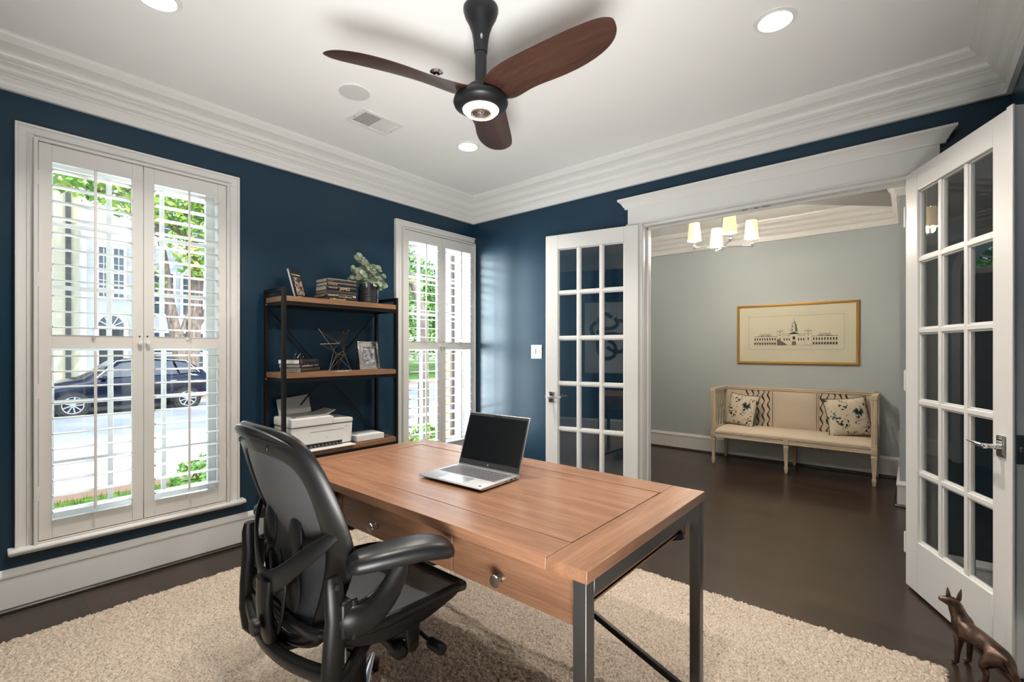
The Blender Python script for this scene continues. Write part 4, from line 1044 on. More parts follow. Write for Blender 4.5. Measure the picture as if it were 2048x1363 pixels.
for k in range(5):
    a = R(-22 + 72 * k); c, s = math.cos(a), math.sin(a)
    MB().tube([(c * r_, s * r_, z) for r_, z in ((.03, .108), (.10, .104), (.20, .092), (.29, .078), (.318, .072))], [.026, .022, .017, .013, .010], 10, flat=(.85, 1.1), up=(0, 0, 1)).build('base_leg', ALB, ch)
    ca = bpy.data.objects.new('caster', None); 
    hood = MB().ball((c * .31, s * .31, .050), .027, 8, (1, 1, .75)).tube([(c * .31, s * .31, .045), (c * .31, s * .31, .075)], .006, 8).build('caster', PLAST2, ch)
    for q in (-1, 1):
        w0 = Vector((c * .31 - s * q * .017, s * .31 + c * q * .017, .036)); ax = Vector((-s, c, 0))
        MB().tube([w0 - ax * .009, w0 - ax * .007, w0 + ax * .007, w0 + ax * .009], [.018, .0225, .0225, .018], 20, up=(0, 0, 1)).build('wheel', PLAST2, hood)

# ================================================================== hall furniture
LIME = wood('limed_oak', (.46, .36, .25), (.70, .60, .46), 1, .6, 9)
LIMEZ = wood('limed_oak_upright', (.46, .36, .25), (.70, .60, .46), 2, .6, 9)
LINEN = mat('beige_linen', (.64, .55, .44), .9, spec=.15); noise_bump(LINEN, 420, .25, .001, 2)
ZIG = mat('wavy_stripe_fabric', (.5, .4, .28), .9)
bench = thing('settee', 'limewashed wooden settee with beige linen seat against the hall wall', 'bench', (5.44, .970, 0))
L_, D_ = .735, .50     # half length, depth; local x into the wall, y along
def tapered(b, x, y, z0, z1, w0, w1):
    b.loft([[(x - w / 2, y - w / 2, z), (x + w / 2, y - w / 2, z), (x + w / 2, y + w / 2, z), (x - w / 2, y + w / 2, z)] for z, w in ((z0, w0), (z1, w1))])
for x in (.022, D_ - .022):
    for y in (-L_ + .024, 0, L_ - .024):
        lg = MB()
        lg.loft([[(x - w / 2, y - w / 2, z), (x + w / 2, y - w / 2, z), (x + w / 2, y + w / 2, z), (x - w / 2, y + w / 2, z)] for z, w in ((0.0, .022), (.018, .026), (.045, .034), (.060, .036), (.068, .028), (.075, .026), (.255, .044), (.262, .048), (.272, .048), (.275, .042), (.285, .042), (.288, .048))])
        o = lg.build('leg', LIMEZ, bench, bevel=.002)
        if x < .1: MB().lathe([(.001, -.004), (.008, -.004), (.010, -.001), (.014, -.004), (.018, -.003), (.019, 0)], (x - .024, y, .320), 'x', 24).build('rosette', LIMEZ, bench)
b = MB()
for y in (-L_ + .024, 0, L_ - .024): b.box(-.002, .046, y - .024, y + .024, .288, .352)
b.box(.004, .030, -L_ + .04, L_ - .04, .296, .350).box(-.001, .020, -L_ + .04, L_ - .04, .340, .352).box(0.0, .02, -L_ + .04, L_ - .04, .296, .304)
b.box(D_ - .04, D_ - .004, -L_ + .03, L_ - .03, .296, .350)
for s in (-1, 1): b.box(.03, D_ - .02, s * (L_ - .024) - .018, s * (L_ - .024) + .018, .296, .350)
b.build('seat_rail', LIME, bench, bevel=.003)
for s in (-1, 1):
    b = MB().box(0, .044, s * (L_ - .024) - .022, s * (L_ - .024) + .022, .352, .825)
    for k in (-1, 1): b.box(-.003, .003, s * (L_ - .024) + k * .012 - .002, s * (L_ - .024) + k * .012 + .002, .38, .80)
    b.build('arm_stile', LIMEZ, bench, bevel=.003)
    MB().box(D_ - .044, D_, s * (L_ - .024) - .022, s * (L_ - .024) + .022, .352, .830).build('arm_stile', LIMEZ, bench, bevel=.003)
b = MB()
for s in (-1, 1):
    b.box(-.004, D_ + .002, s * (L_ - .024) - .026, s * (L_ - .024) + .026, .800, .836); b.box(.03, D_ - .03, s * (L_ - .024) - .015, s * (L_ - .024) + .015, .375, .40)
b.box(D_ - .046, D_ + .002, -L_, L_, .800, .836).box(D_ - .050, D_ - .04, -L_ + .02, L_ - .02, .806, .812).box(D_ - .050, D_ - .04, -L_ + .02, L_ - .02, .824, .830)
b.build('top_rail', LIME, bench, bevel=.004)
for s in (-1, 1):
    b = MB(); y = s * (L_ - .024)
    for k in range(4):
        x0 = .06 + k * .1
        for q in (0, 1):
            pts = [(x0 + .04 * (1 - q * 2) * math.sin(math.pi * t_ / 4) + .04, y + (.004 if q else -.004), .395 + .405 * t_ / 8) for t_ in range(9)]
            b.tube(pts, .006, 6)
    b.build('fretwork', LIMEZ, bench)
b = MB(); rings = []
for x, zz in ((.006, .352), (.004, .366), (.018, .382), (.08, .398), (.25, .408), (.42, .402), (D_ - .05, .39), (D_ - .05, .352)):
    rings.append([(x, -L_ + .046, zz - (.012 if zz > .36 else 0)), (x, -L_ + .10, zz), (x, 0, zz + (.006 if zz > .38 else 0)), (x, L_ - .10, zz), (x, L_ - .046, zz - (.012 if zz > .36 else 0)), (x, L_ - .046, .352), (x, -L_ + .046, .352)])
b.loft(rings); b.build('seat_cushion', LINEN, bench, angle=60)
b = MB()
for k in range(74): b.ball((-.001, -L_ + .06 + k * (2 * L_ - .12) / 73, .357), .0035, 3)
NAIL = mat('nailhead_pewter', (.36, .30, .22), .4, .9)
o = b.build('nailhead_trim', NAIL, bench); 
MB().box(D_ - .042, D_ - .012, -L_ + .046, L_ - .046, .355, .802).build('back_board', LINEN, bench)
cp = .205
rings = []
g_ = []
for i in range(9):
    row = []
    for j in range(9):
        yy, zz = -cp + 2 * cp * j / 8, .395 + .40 * i / 8; e = min(1, 5 * min(j, 8 - j, i, 8 - i) / 8)
        row.append((D_ - .048 - .022 * e ** .5, yy, zz))
    g_.append(row)
MB().sheet(g_, .006).build('back_cushion', LINEN, bench)
b = MB()
for s in (-1, 1):
    for k in range(24): b.ball((D_ - .052, s * (cp + .004), .395 + k * .40 / 23), .004, 3)
b.build('back_nailheads', NAIL, bench)
b = MB(); 
for s in (-1, 1): b.box(D_ - .054, D_ - .042, s * (cp + .014) - .006, s * (cp + .014) + .006, .39, .80)
b.build('back_stile', LIMEZ, bench)
# wavy stripes beside the centre panel
for s in (-1, 1):
    b = MB()
    for k in range(5):
        y = s * (cp + .045 + k * .055); pts = [(D_ - .0435, y + .011 * math.sin(t_ * 1.15 + k), .40 + .40 * t_ / 20) for t_ in range(21)]
        b.tube(pts, [.0065 + .003 * math.sin(t_ * 1.15 + k + 1) for t_ in range(21)], 6, flat=(1, .2), up=(0, 1, 0))
    b.build('wavy_stripes', mat('stripe_brown', (.045, .034, .026), .8), bench)

# pillows
def pillow_mat():
    m = mat('floral_print', (.5, .44, .34), .9, spec=.1); t, n, l, b = nodes(m)
    tc = n.new('ShaderNodeTexCoord')
    base = (.66, .59, .47, 1)
    vo = n.new('ShaderNodeTexVoronoi'); vo.inputs['Scale'].default_value = 6.5; l.new(tc.outputs['Object'], vo.inputs[0])
    nz = n.new('ShaderNodeTexNoise'); nz.inputs['Scale'].default_value = 26; nz.inputs['Detail'].default_value = 3; nz.inputs['Distortion'].default_value = 1.5; l.new(tc.outputs['Object'], nz.inputs[0])
    nz2 = n.new('ShaderNodeTexNoise'); nz2.inputs['Scale'].default_value = 9; nz2.inputs['Detail'].default_value = 2; l.new(tc.outputs['Object'], nz2.inputs[0])
    ad = n.new('ShaderNodeMath'); ad.operation = 'ADD'; l.new(vo.outputs['Distance'], ad.inputs[0])
    ml = n.new('ShaderNodeMath'); ml.operation = 'MULTIPLY'; ml.inputs[1].default_value = .9; l.new(nz.outputs[0], ml.inputs[0]); l.new(ml.outputs[0], ad.inputs[1])
    c1 = n.new('ShaderNodeValToRGB'); e = c1.color_ramp.elements; e[0].position = .66; e[0].color = (.020, .020, .022, 1); e[1].position = .88; e[1].color = base
    x = e.new(.70); x.color = (.09, .14, .16, 1); x = e.new(.77); x.color = (.28, .35, .35, 1); x = e.new(.785); x.color = base
    c2 = n.new('ShaderNodeValToRGB'); e = c2.color_ramp.elements; e[0].position = .50; e[0].color = (0, 0, 0, 1); e[1].position = .54; e[1].color = (1, 1, 1, 1)
    l.new(ad.outputs[0], c1.inputs[0]); l.new(nz2.outputs[0], c2.inputs[0])
    c3 = n.new('ShaderNodeValToRGB'); e = c3.color_ramp.elements; e[0].position = .40; e[0].color = (.03, .022, .02, 1); e[1].position = .43; e[1].color = base
    l.new(nz.outputs[0], c3.inputs[0])
    mx = n.new('ShaderNodeMix'); mx.data_type = 'RGBA'; l.new(c2.outputs[0], mx.inputs[0]); l.new(c3.outputs[0], mx.inputs[6]); l.new(c1.outputs[0], mx.inputs[7])
    l.new(mx.outputs[2], b.inputs['Base Color']); return m
FLO = pillow_mat()
def pillow(label, loc, rot, w):
    t = thing('throw_pillow', label, 'pillow', loc, rot=rot, group='floral pillows on the settee')
    for sgn in (1, -1):
        pass
    N = 16; vs = []; fs = []
    for sgn in (1, -1):
        for i in range(N + 1):
            for j in range(N + 1):
                u, v = i / N * 2 - 1, j / N * 2 - 1
                th = .062 * ((1 - abs(u) ** 2.6) * (1 - abs(v) ** 2.6)) ** .55
                k = 1 - .075 * (1 - abs(u) ** 2) * abs(v) ** 3; k2 = 1 - .075 * (1 - abs(v) ** 2) * abs(u) ** 3
                vs.append((sgn * th, u * w * k2 * .99, w + v * w * k))
    o = (N + 1) ** 2
    for i in range(N):
        for j in range(N):
            a, b_, c, d = i * (N + 1) + j, (i + 1) * (N + 1) + j, (i + 1) * (N + 1) + j + 1, i * (N + 1) + j + 1
            fs += [(a, b_, c, d), (o + d, o + c, o + b_, o + a)]
    m_ = MB().add(vs, fs); ob = m_.build('cover', FLO, t, angle=180)
    bm = bmesh.new(); bm.from_mesh(ob.data); bmesh.ops.remove_doubles(bm, verts=bm.verts[:], dist=.0008); bmesh.ops.recalc_face_normals(bm, faces=bm.faces[:]); bm.to_mesh(ob.data); bm.free()
    pts = []
    for k in range(64):
        f = k / 16; s_ = int(f); g = (f - s_) * 2 - 1
        u, v = ((g, -1), (1, g), (-g, 1), (-1, -g))[s_]
        kk = 1 - .075 * (1 - abs(u) ** 2) * abs(v) ** 3; k2 = 1 - .075 * (1 - abs(v) ** 2) * abs(u) ** 3
        pts.append((0, u * w * k2 * .99, w + v * w * kk))
    MB().tube(pts, .004, 6, closed=True).build('piping', mat('piping_dark', (.06, .055, .05), .8), t)
pillow('floral blue and black pillow at the left end of the settee', (5.745, 1.500, .398), (R(3), R(16), R(-22)), .185)
pillow('floral pillow slumped against the right arm of the settee', (5.71, .445, .402), (R(-6), R(14), R(24)), .195)

# framed engraving over the settee
art = thing('framed_engraving', 'long gold-framed engraving of a palace above the settee', 'picture', (HX, .984, 1.438))
GF = mat('gold_leaf', (.50, .28, .07), .33, .85)
w_, h_ = .582, .336
def frame_ring(w, h, steps):
    """steps: (inset, depth out of wall towards -x) mitred profile"""
    rings = [[(-d, sy * (w - i), sz * (h - i)) for sy, sz in ((-1, -1), (1, -1), (1, 1), (-1, 1))] for i, d in steps]
    b = MB(); n = len(rings)
    vs = [p for r in rings for p in r]; fs = []
    for k in range(n):
        for q in range(4):
            a, b_ = k * 4 + q, k * 4 + (q + 1) % 4; c, d = ((k + 1) % n) * 4 + (q + 1) % 4, ((k + 1) % n) * 4 + q
            fs.append((a, b_, c, d))
    return b.add(vs, fs)
frame_ring(w_, h_, [(0, 0), (0, .020), (.004, .026), (.010, .026), (.014, .022), (.020, .021), (.026, .014), (.026, 0)]).build('frame', GF, art, angle=30)
MATB = mat('cream_mat_board', (.74, .66, .54), .85)
MB().box(-.008, 0, -w_ + .02, w_ - .02, -h_ + .02, h_ - .02).build('mat_board', MATB, art, smooth=False)
INK = mat('engraving_ink', (.02, .017, .014), .8); INK2 = mat('engraving_wash', (.16, .13, .10), .85); INK3 = mat('faint_ink', (.48, .41, .32), .85)
b = MB(); X = -.0086
def rect(y0, y1, z0, z1, m_=0, x=None):
    xx = X if x is None else x
    b.m(m_).box(xx, -.0078, -y1, -y0, z0, z1)
def orect(y0, y1, z0, z1, t_=.0012, m_=0):
    rect(y0, y1, z0, z0 + t_, m_); rect(y0, y1, z1 - t_, z1, m_); rect(y0, y0 + t_, z0, z1, m_); rect(y1 - t_, y1, z0, z1, m_)
orect(-.455, .455, -.175, .20, .0016, 0); orect(-.475, .475, -.195, .216, .0008, 2); orect(-.49, .49, -.215, .235, .0008, 2)
zb = -.125
rect(-.405, .405, zb - .002, zb, 0)
for s in (-1, 1):
    y0, y1 = sorted((s * .165, s * .40)); rect(y0, y1, zb + .095, zb + .099, 0); rect(y0, y1, zb + .042, zb + .0435, 1)
    for k in range(9):
        yy = s * (.185 + k * .0255)
        rect(yy - .006, yy + .006, zb + .053, zb + .080, 0); rect(yy - .009, yy + .009, zb + .006, zb + .032, 1); rect(yy - .006, yy + .006, zb + .006, zb + .02, 0)
    b.m(1); 
    a0, a1 = sorted((-s * .21, -s * .36)); b.m(2).prism([(a0, zb + .099), (a1, zb + .099), (a1 - .03 , zb + .125), (a0 + .03, zb + .125)], X, -.0078, 0)
    c = -s * .285; b.m(0).prism([(c - .042, zb + .099), (c + .042, zb + .099), (c, zb + .120)], X - .0002, -.0078, 0); b.m(3).prism([(c - .034, zb + .101), (c + .034, zb + .101), (c, zb + .116)], X - .0005, -.0078, 0)
    for q in (-.045, .045): rect(s * .285 + q - .001, s * .285 + q + .001, zb + .125, zb + .142, 0)
    # towers
    y0, y1 = sorted((s * .105, s * .165)); orect(y0, y1, zb, zb + .122, .0014, 0); orect(y0, y1, zb + .122, zb + .155, .0012, 0); rect(y0 - .006, y1 + .006, zb + .155, zb + .158, 0)
    rect(s * .135 - .001, s * .135 + .001, zb + .158, zb + .188, 0)
    for zz in (.105, .136): rect(s * .135 - .006, s * .135 + .006, zb + zz, zb + zz + .008, 0)
    rect(s * .135 - .005, s * .135 + .005, zb + .055, zb + .08, 0)
    for k in range(3):
        yy = s * (.045 + k * .024); rect(yy - .005, yy + .005, zb + .05, zb + .075, 0); rect(yy - .004, yy + .004, zb + .10, zb + .108, 0)
b.m(1).prism([(.165, zb), (.165, zb + .075), (.07, zb + .01), (.07, zb)], X, -.0078, 0)
rect(-.105, .105, zb + .120, zb + .123, 0); b.m(0).prism([(-.055, zb + .123), (.055, zb + .123), (0, zb + .145)], X, -.0078, 0)
rect(-.02, .02, zb, zb + .04, 1); rect(-.012, .012, zb + .06, zb + .095, 0)
for z0_, z1_, ww in ((.145, .185, .034), (.185, .225, .028), (.225, .250, .018), (.250, .268, .010)): 
    orect(-ww, ww, zb + z0_, zb + z1_, .0014, 0); rect(ww * .35, ww, zb + z0_, zb + z1_, 1)
    rect(-ww * .5 - .004, -ww * .5 + .004, zb + z0_ + .01, zb + z1_ - .008, 0)
rect(-.001, .001, zb + .268, zb + .295, 0)
random.seed(5); y = -.27
while y < .27:
    ww = random.uniform(.006, .016); rect(y, y + ww, -.150, -.1485, 2); rect(y, y + ww * .4, -.150, -.146, 2); y += ww + .005
b.build('engraving', [INK, INK2, INK3, MATB], art, smooth=False)
MB().box(-.0125, -.0115, -w_ + .024, w_ - .024, -h_ + .024, h_ - .024).build('glazing', GLASS, art, smooth=False)

# chandelier
chd = thing('chandelier', 'polished nickel chandelier with four glowing cream shades in the hall', 'chandelier', (4.525, 1.313, 0), R(29))
SHD = emit('lampshade_glow', (1., .80, .48), .62); BLB = emit('bulb_glow', (1, .9, .7), 6.)
b = MB().lathe([(.001, 2.71), (.06, 2.71), (.06, 2.695), (.012, 2.685), (.008, 2.68), (.006, 2.20), (.001, 2.20)], n=20)
b.lathe([(.001, 2.17), (.010, 2.175), (.016, 2.19), (.016, 2.215), (.010, 2.23), (.001, 2.235)], n=20)
b.build('stem', CHROME, chd)
for k in range(4):
    a = R(90 * k); c, s = math.cos(a), math.sin(a)
    arm = MB().bar((c * .012, s * .012, 2.20), (c * .245, s * .245, 2.20), .009, .012).box(c * .245 - .012, c * .245 + .012, s * .245 - .012, s * .245 + .012, 2.19, 2.218)
    arm.lathe([(.006, 2.218), (.006, 2.25), (.013, 2.254), (.013, 2.259), (.009, 2.262), (.009, 2.34), (.001, 2.34)], (c * .245, s * .245, 0), n=14)
    ao = arm.build('arm', CHROME, chd, bevel=.001)
    MB().lathe([(.060, 2.265), (.046, 2.425), (.0448, 2.425), (.0588, 2.265)], (c * .245, s * .245, 0), n=32, ring=True).build('lamp_shade', SHD, chd)
    MB().ball((c * .245, s * .245, 2.352), .014, 6, (1, 1, 1.8)).build('bulb', BLB, ao)
    lamp('shade_lamp', 'POINT', (c * .245, s * .245, 2.40), SHADE_W, (1, .88, .74), .035, chd)
    lamp('shade_lamp', 'POINT', (c * .245, s * .245, 2.25), SHADE_W, (1, .88, .74), .035, chd)

# front door of the hall (seen reflected in the right leaf)
fd = group_empty('door_3', (FD[0], YL, 0))
w_ = FD[1] - FD[0]
OAKD = mat('front_door_paint', (.20, .15, .11), .4)
b = MB().box(.012, w_ - .012, .05, .095, 0, 2.08)
for z0_, z1_ in ((.25, .75), (.90, 1.35), (1.45, 1.95)):
    for y0_ in (.13, w_ / 2 + .04): b.box(y0_, y0_ + .32, .042, .052, z0_, z1_)
b.build('door_leaf', OAKD, fd, bevel=.006)
b = MB().box(-.09, 0, -.02, 0, 0, 2.16).box(w_, w_ + .09, -.02, 0, 0, 2.16).box(-.0, w_, 0.02, .12, 2.085, 2.155)
pts = [(w_ / 2 + (w_ / 2 + .045) * math.cos(math.pi * i / 24), -.010, 2.16 + .345 * math.sin(math.pi * i / 24)) for i in range(25)]
b.tube(pts, .045, 4, flat=(1, .25), up=(0, 1, 0) if False else (0, 0, 1)); b.build('door_casing', WHITE, fd)
MB().prism([(w_ / 2 + (w_ / 2) * math.cos(math.pi * i / 24), 2.16 + .30 * math.sin(math.pi * i / 24)) for i in range(25)], .08, .084, 1).build('transom_glass', GLASS, fd, smooth=False)
b = MB()
for k in range(1, 6): a = math.pi * k / 6; b.bar((w_ / 2, .08, 2.16), (w_ / 2 + w_ / 2 * math.cos(a), .08, 2.16 + .30 * math.sin(a)), .012, .02)
b.build('transom_bars', WHITE, fd)
MB().lathe([(.02, 0), (.02, -.006), (.008, -.01), (.008, -.04), (.026, -.05), (.026, -.07), (.001, -.08)], (.07, .05, .95), 'y', 20).build('door_knob', NICKEL, fd)

# abstract canvas on the rear wall (seen reflected in the left leaf)
cv = thing('canvas_painting', 'large pale canvas with black brush loops, seen only as a reflection in the left door', 'painting', (XB + .004, 2.02, 1.45))
MB().box(0, .035, -.56, .56, -.54, .54).build('canvas', mat('pale_canvas', (.55, .55, .53), .8), cv, bevel=.002)
INKB = mat('brush_black', (.015, .015, .016), .6)
b = MB()
for pts in ([(.02, .30), (.12, .36), (.22, .28), (.16, .16), (.04, .14), (-.06, .20), (-.02, .30)], [(.26, .10), (.14, .05), (.0, .06), (-.14, .02), (-.22, .10), (-.20, .22), (-.06, .26)],
            [(.24, -.05), (.22, -.22), (.10, -.32), (-.02, -.26), (-.02, -.12), (.08, -.04)], [(-.24, -.02), (-.18, -.16), (-.04, -.22), (.10, -.14)], [(.30, .02), (.34, .16), (.26, .24)]):
    P = [Vector((.036, y + .12, z)) for y, z in pts]; Q = []
    for i in range(len(P) - 1):
        for q in range(5):
            f = q / 5; p0, p1, p2, p3 = P[max(i - 1, 0)], P[i], P[i + 1], P[min(i + 2, len(P) - 1)]
            Q.append(.5 * ((2 * p1) + (p2 - p0) * f + (2 * p0 - 5 * p1 + 4 * p2 - p3) * f * f + (3 * p1 - p0 - 3 * p2 + p3) * f ** 3))
    Q.append(P[-1]); b.tube(Q, .028, 8, flat=(.06, 1), up=(1, 0, 0))
b.build('brush_strokes', INKB, cv)

# ================================================================== outside
GZ = -.60
LAWN = mat('lawn_green', (.11, .22, .035), .95, spec=.1); ramp_noise(LAWN, [(.03, .08, .012), (.09, .18, .03), (.17, .26, .06)], 5, detail=9, lo=.3, hi=.7)
CONC = mat('pale_concrete', (.62, .60, .56), .9, spec=.1)
ASPH = mat('sunlit_asphalt', (.24, .26, .29), .9, spec=.1); ramp_noise(ASPH, [(.20, .22, .25), (.30, .32, .35)], .8, detail=8)
MULCH = mat('mulch', (.22, .13, .08), .95); BRK = mat('brick_paving', (.35, .20, .14), .9)
def ground(name, y0, y1, m_, z, x0=-30, x1=70): return struct(MB().box(x0, x1, y0, y1, z - .3, z).build(name, m_, smooth=False))
ground('ground_lawn', 3.47, 7.75, LAWN, GZ + .03); ground('ground_mulch', 7.75, 8.2, MULCH, GZ + .04)
ground('ground_sidewalk', 8.2, 12.8, CONC, GZ); ground('kerb', 12.8, 12.95, CONC, GZ + .02)
ground('road', 12.95, 20.3, ASPH, GZ - .06); ground('kerb_far', 20.3, 20.5, CONC, GZ + .02); ground('ground_brick_path', 20.5, 22.2, BRK, GZ); ground('ground_far_lawn', 22.2, 70, LAWN, GZ)
# grass blades near the window
random.seed(3); vs = []; fs = []
for k in range(16000):
    x, y = random.uniform(-.5, 6.0), 3.55 + 4.2 * random.random() ** 1.1; a = random.random() * 6.28; h = random.uniform(.04, .10); o = len(vs)
    vs += [(x, y, GZ + .02), (x + .012 * math.cos(a), y + .012 * math.sin(a), GZ + .02), (x + random.uniform(-.03, .03), y + random.uniform(-.03, .03), GZ + .03 + h)]; fs.append((o, o + 1, o + 2))
b = MB().add(vs, fs); g_ = b.build('grass', LAWN, None, smooth=False, fix=False); tag(g_, 'short green grass growing outside below the windows', 'grass', kind='stuff')

LEAFY = mat('leaf_yellow_green', (.34, .50, .06), .6, Transmission_Weight=0.); LEAFG = mat('leaf_green', (.10, .26, .03), .6); LEAFD = mat('leaf_deep_green', (.05, .14, .03), .6); LEAFW = mat('leaf_light', (.24, .40, .10), .6)
BARK = mat('bark', (.20, .15, .11), .9); ramp_noise(BARK, [(.08, .06, .045), (.30, .24, .19)], 6, (3, 3, .6))
def leaves(b, blobs, n, size, seed):
    rd = random.Random(seed); tot = sum(r[3] * r[4] * r[5] for r in blobs)
    for cx, cy, cz, rx, ry, rz in blobs:
        for k in range(int(n * rx * ry * rz / tot)):
            while True:
                p = [rd.uniform(-1, 1) for _ in range(3)]; q = sum(c * c for c in p)
                if .15 < q < 1: break
            c = Vector((cx + p[0] * rx, cy + p[1] * ry, cz + p[2] * rz)); s = size * rd.uniform(.6, 1.3)
            u = Vector((rd.gauss(0, 1), rd.gauss(0, 1), rd.gauss(0, .6))).normalized(); v = u.cross(Vector((rd.gauss(0, 1), rd.gauss(0, 1), rd.gauss(0, 1)))).normalized()
            b.m(rd.choice((0, 0, 1)))
            b.add([tuple(c - u * s), tuple(c + v * s * .42 + u * s * .1), tuple(c + u * s), tuple(c - v * s * .42 + u * s * .1)], [(0, 1, 2, 3)])
def tree(label, loc, trunk, blobs, n, size, m0, m1, seed, group=None, cat='tree', name='tree'):
    t = thing(name, label, cat, loc, group=group)
    if trunk:
        b = MB()
        for pts, rr in trunk: b.tube(pts, rr, 9)
        b.build('trunk', BARK, t)
    b = MB(); leaves(b, blobs, n, size, seed); b.build('foliage', [m0, m1], t, smooth=False, fix=False)
    return t
tree('forked tree across the street behind the parked car', (5.7, 21.5, GZ), [
    ([(.1, 0, -.1), (0, 0, .8), (-.2, 0, 2.0), (-.45, .1, 3.7), (-.6, .1, 5.2), (-.9, .1, 7)], [.28, .24, .22, .18, .13, .06]),
    ([(.15, 0, .3), (.28, 0, 2.0), (.35, 0, 3.4), (.45, 0, 4.7), (.2, 0, 6.2), (-.9, 0, 7.1), (-2, -.1, 7.8)], [.30, .26, .24, .22, .22, .18, .10]),
    ([(.35, 0, 2.6), (.8, 0, 3.6), (1.2, 0, 4.6)], [.12, .09, .05]), ([(-.2, 0, 2.2), (.15, 0, 3.4), (.2, .1, 4.6)], [.09, .07, .05])],
    [(.6, -.6, 6.2, 1.5, 1.2, 1.4), (1.6, -.4, 4.6, 1.0, .8, 1.2), (-1.4, -.5, 7.6, 2.4, 1.2, 1.1), (.2, -.8, 8.6, 3.2, 1.5, 1.6), (-1.1, -.4, 4.4, .5, .5, .7), (.2, -.5, 5.2, .7, .4, .6)], 5200, .13, LEAFY, LEAFG, 1)
tree('yellow-green branch hanging outside the top of the near window', (-1.3, 9.6, GZ), [
    ([(0, 0, -.1), (0, 0, 2.2), (.4, -.1, 3.6), (1.4, -.3, 4.7), (2.6, -.5, 5.0), (3.9, -.4, 4.7)], [.16, .14, .10, .06, .04, .02]), ([(1.4, -.3, 4.7), (2.2, -.2, 4.3), (3.2, -.5, 4.2)], [.035, .025, .012]), ([(2.6, -.5, 5.0), (3.2, -.3, 4.6), (4.2, -.2, 4.35)], [.03, .02, .01])],
    [(2.3, -.4, 4.6, .8, .5, .55), (3.1, -.4, 4.35, .7, .4, .45), (2.9, -.4, 5.2, 1.4, .6, .5), (3.9, -.3, 4.7, .5, .4, .4)], 1900, .085, LEAFY, LEAFG, 2)
G = 'green trees far across the street'
TL = ('green tree nearest the house end, left in the far window', 'broad light green tree in the middle of the far window', 'tall deep green tree behind the broad one in the far window', 'light green tree toward the right of the far window', 'distant green tree at the right edge of the far window', 'small dark green tree behind the house corner, left in the far window', 'most distant light green tree at the far right of the street')
for k, (x, y, r_, h_, m0, m1) in enumerate(((15.5, 25, 2.6, 6.2, LEAFG, LEAFW), (20, 28.5, 3.2, 7, LEAFW, LEAFG), (24.5, 30, 3.5, 8, LEAFG, LEAFD), (30, 33, 3.8, 8, LEAFW, LEAFG), (36, 40, 4.5, 9, LEAFG, LEAFW), (15.6, 31.5, 2.4, 6, LEAFD, LEAFG), (44, 44, 5, 10, LEAFW, LEAFG))):
    tree(TL[k], (x, y, GZ), [([(0, 0, -.1), (.1, 0, h_ * .3), (-.1, 0, h_ * .8)], [.22, .18, .08])], [(0, 0, h_ * .72, r_, r_ * .8, h_ * .36), (.6, -.8, h_ * .40, r_ * .9, r_ * .5, h_ * .26), (-1, .4, h_ * .95, r_ * .7, r_ * .6, h_ * .25)], 3600, .20, m0, m1, 10 + k, group=G)
tree('light green overhanging branch outside the top of the far window', (6.0, 7.4, GZ), [([(0, 0, -.1), (0, 0, 2.6), (-.3, .2, 3.6)], [.12, .10, .04])], [(-.9, .2, 3.3, .75, .5, .5), (-.1, .6, 3.5, .7, .5, .6), (-1.6, -.2, 3.6, .5, .4, .4)], 1300, .07, LEAFW, LEAFG, 31)
tree('low rounded green shrub on the lawn below the near window', (2.0, 6.55, GZ), None, [(0, 0, .28, .42, .35, .32)], 900, .05, LEAFG, LEAFW, 32, cat='shrub', name='shrub')
tree('bright green shrub outside the bottom of the far window', (3.95, 5.0, GZ), None, [(0, 0, .42, .75, .4, .45), (-.6, .1, .35, .5, .35, .36), (.7, -.1, .36, .5, .3, .4)], 2600, .045, LEAFG, LEAFY, 33, cat='shrub', name='shrub')

# ---- house across the street
CLAP = mat('white_clapboard', (.52, .56, .60), .8)
t_, n_, l_, b_ = nodes(CLAP); w_ = n_.new('ShaderNodeTexWave'); w_.wave_profile = 'SAW'; w_.bands_direction = 'Z'; w_.inputs['Scale'].default_value = 1.65
bp = n_.new('ShaderNodeBump'); bp.inputs['Distance'].default_value = .03; bp.inputs['Strength'].default_value = 1.; l_.new(coords(CLAP), w_.inputs[0]); l_.new(w_.outputs['Fac'], bp.inputs['Height']); l_.new(bp.outputs[0], b_.inputs['Normal'])
CREAM = mat('cream_siding', (.38, .38, .29), .85)
HWH = mat('house_white', (.78, .79, .80), .7); HGL = mat('house_window_dark', (.06, .09, .12), .15); SLATE = mat('roof_slate', (.12, .12, .13), .8)
def hwindow(root, x0, x1, z0, z1, y, rows=4):
    b = MB(); t = .09
    for a0, a1, c0, c1 in ((x0 - t, x0, z0 - t, z1 + t), (x1, x1 + t, z0 - t, z1 + t), (x0, x1, z1, z1 + t), (x0, x1, z0 - t, z0)): b.box(a0, a1, y - .07, y + .02, c0, c1)
    b.box(x0, x1, y - .05, y, (z0 + z1) / 2 - .03, (z0 + z1) / 2 + .03).box((x0 + x1) / 2 - .012, (x0 + x1) / 2 + .012, y - .04, y, z0, z1)
    for k in range(1, rows): zz = z0 + (z1 - z0) * k / rows; b.box(x0, x1, y - .04, y, zz - .012, zz + .012)
    o = b.build('window', HWH, root); MB().box(x0, x1, y - .02, y - .01, z0, z1).build('pane', HGL, o, smooth=False)
hs = thing('house', 'white clapboard house with an arched entrance across the street', 'house', (0, 24, GZ))
MB().box(2.98, 12, 0, 8, 0, 9).build('wall', CLAP, hs, smooth=False)
MB().prism([(2.98, 9), (12.4, 9), (7.7, 12)], -.4, 8, 1).build('roof', SLATE, hs, smooth=False)
MB().box(2.98, 3.2, -.05, .01, 0, 9).box(2.98, 12, -.04, .01, 6.2, 6.45).build('trim', HWH, hs)
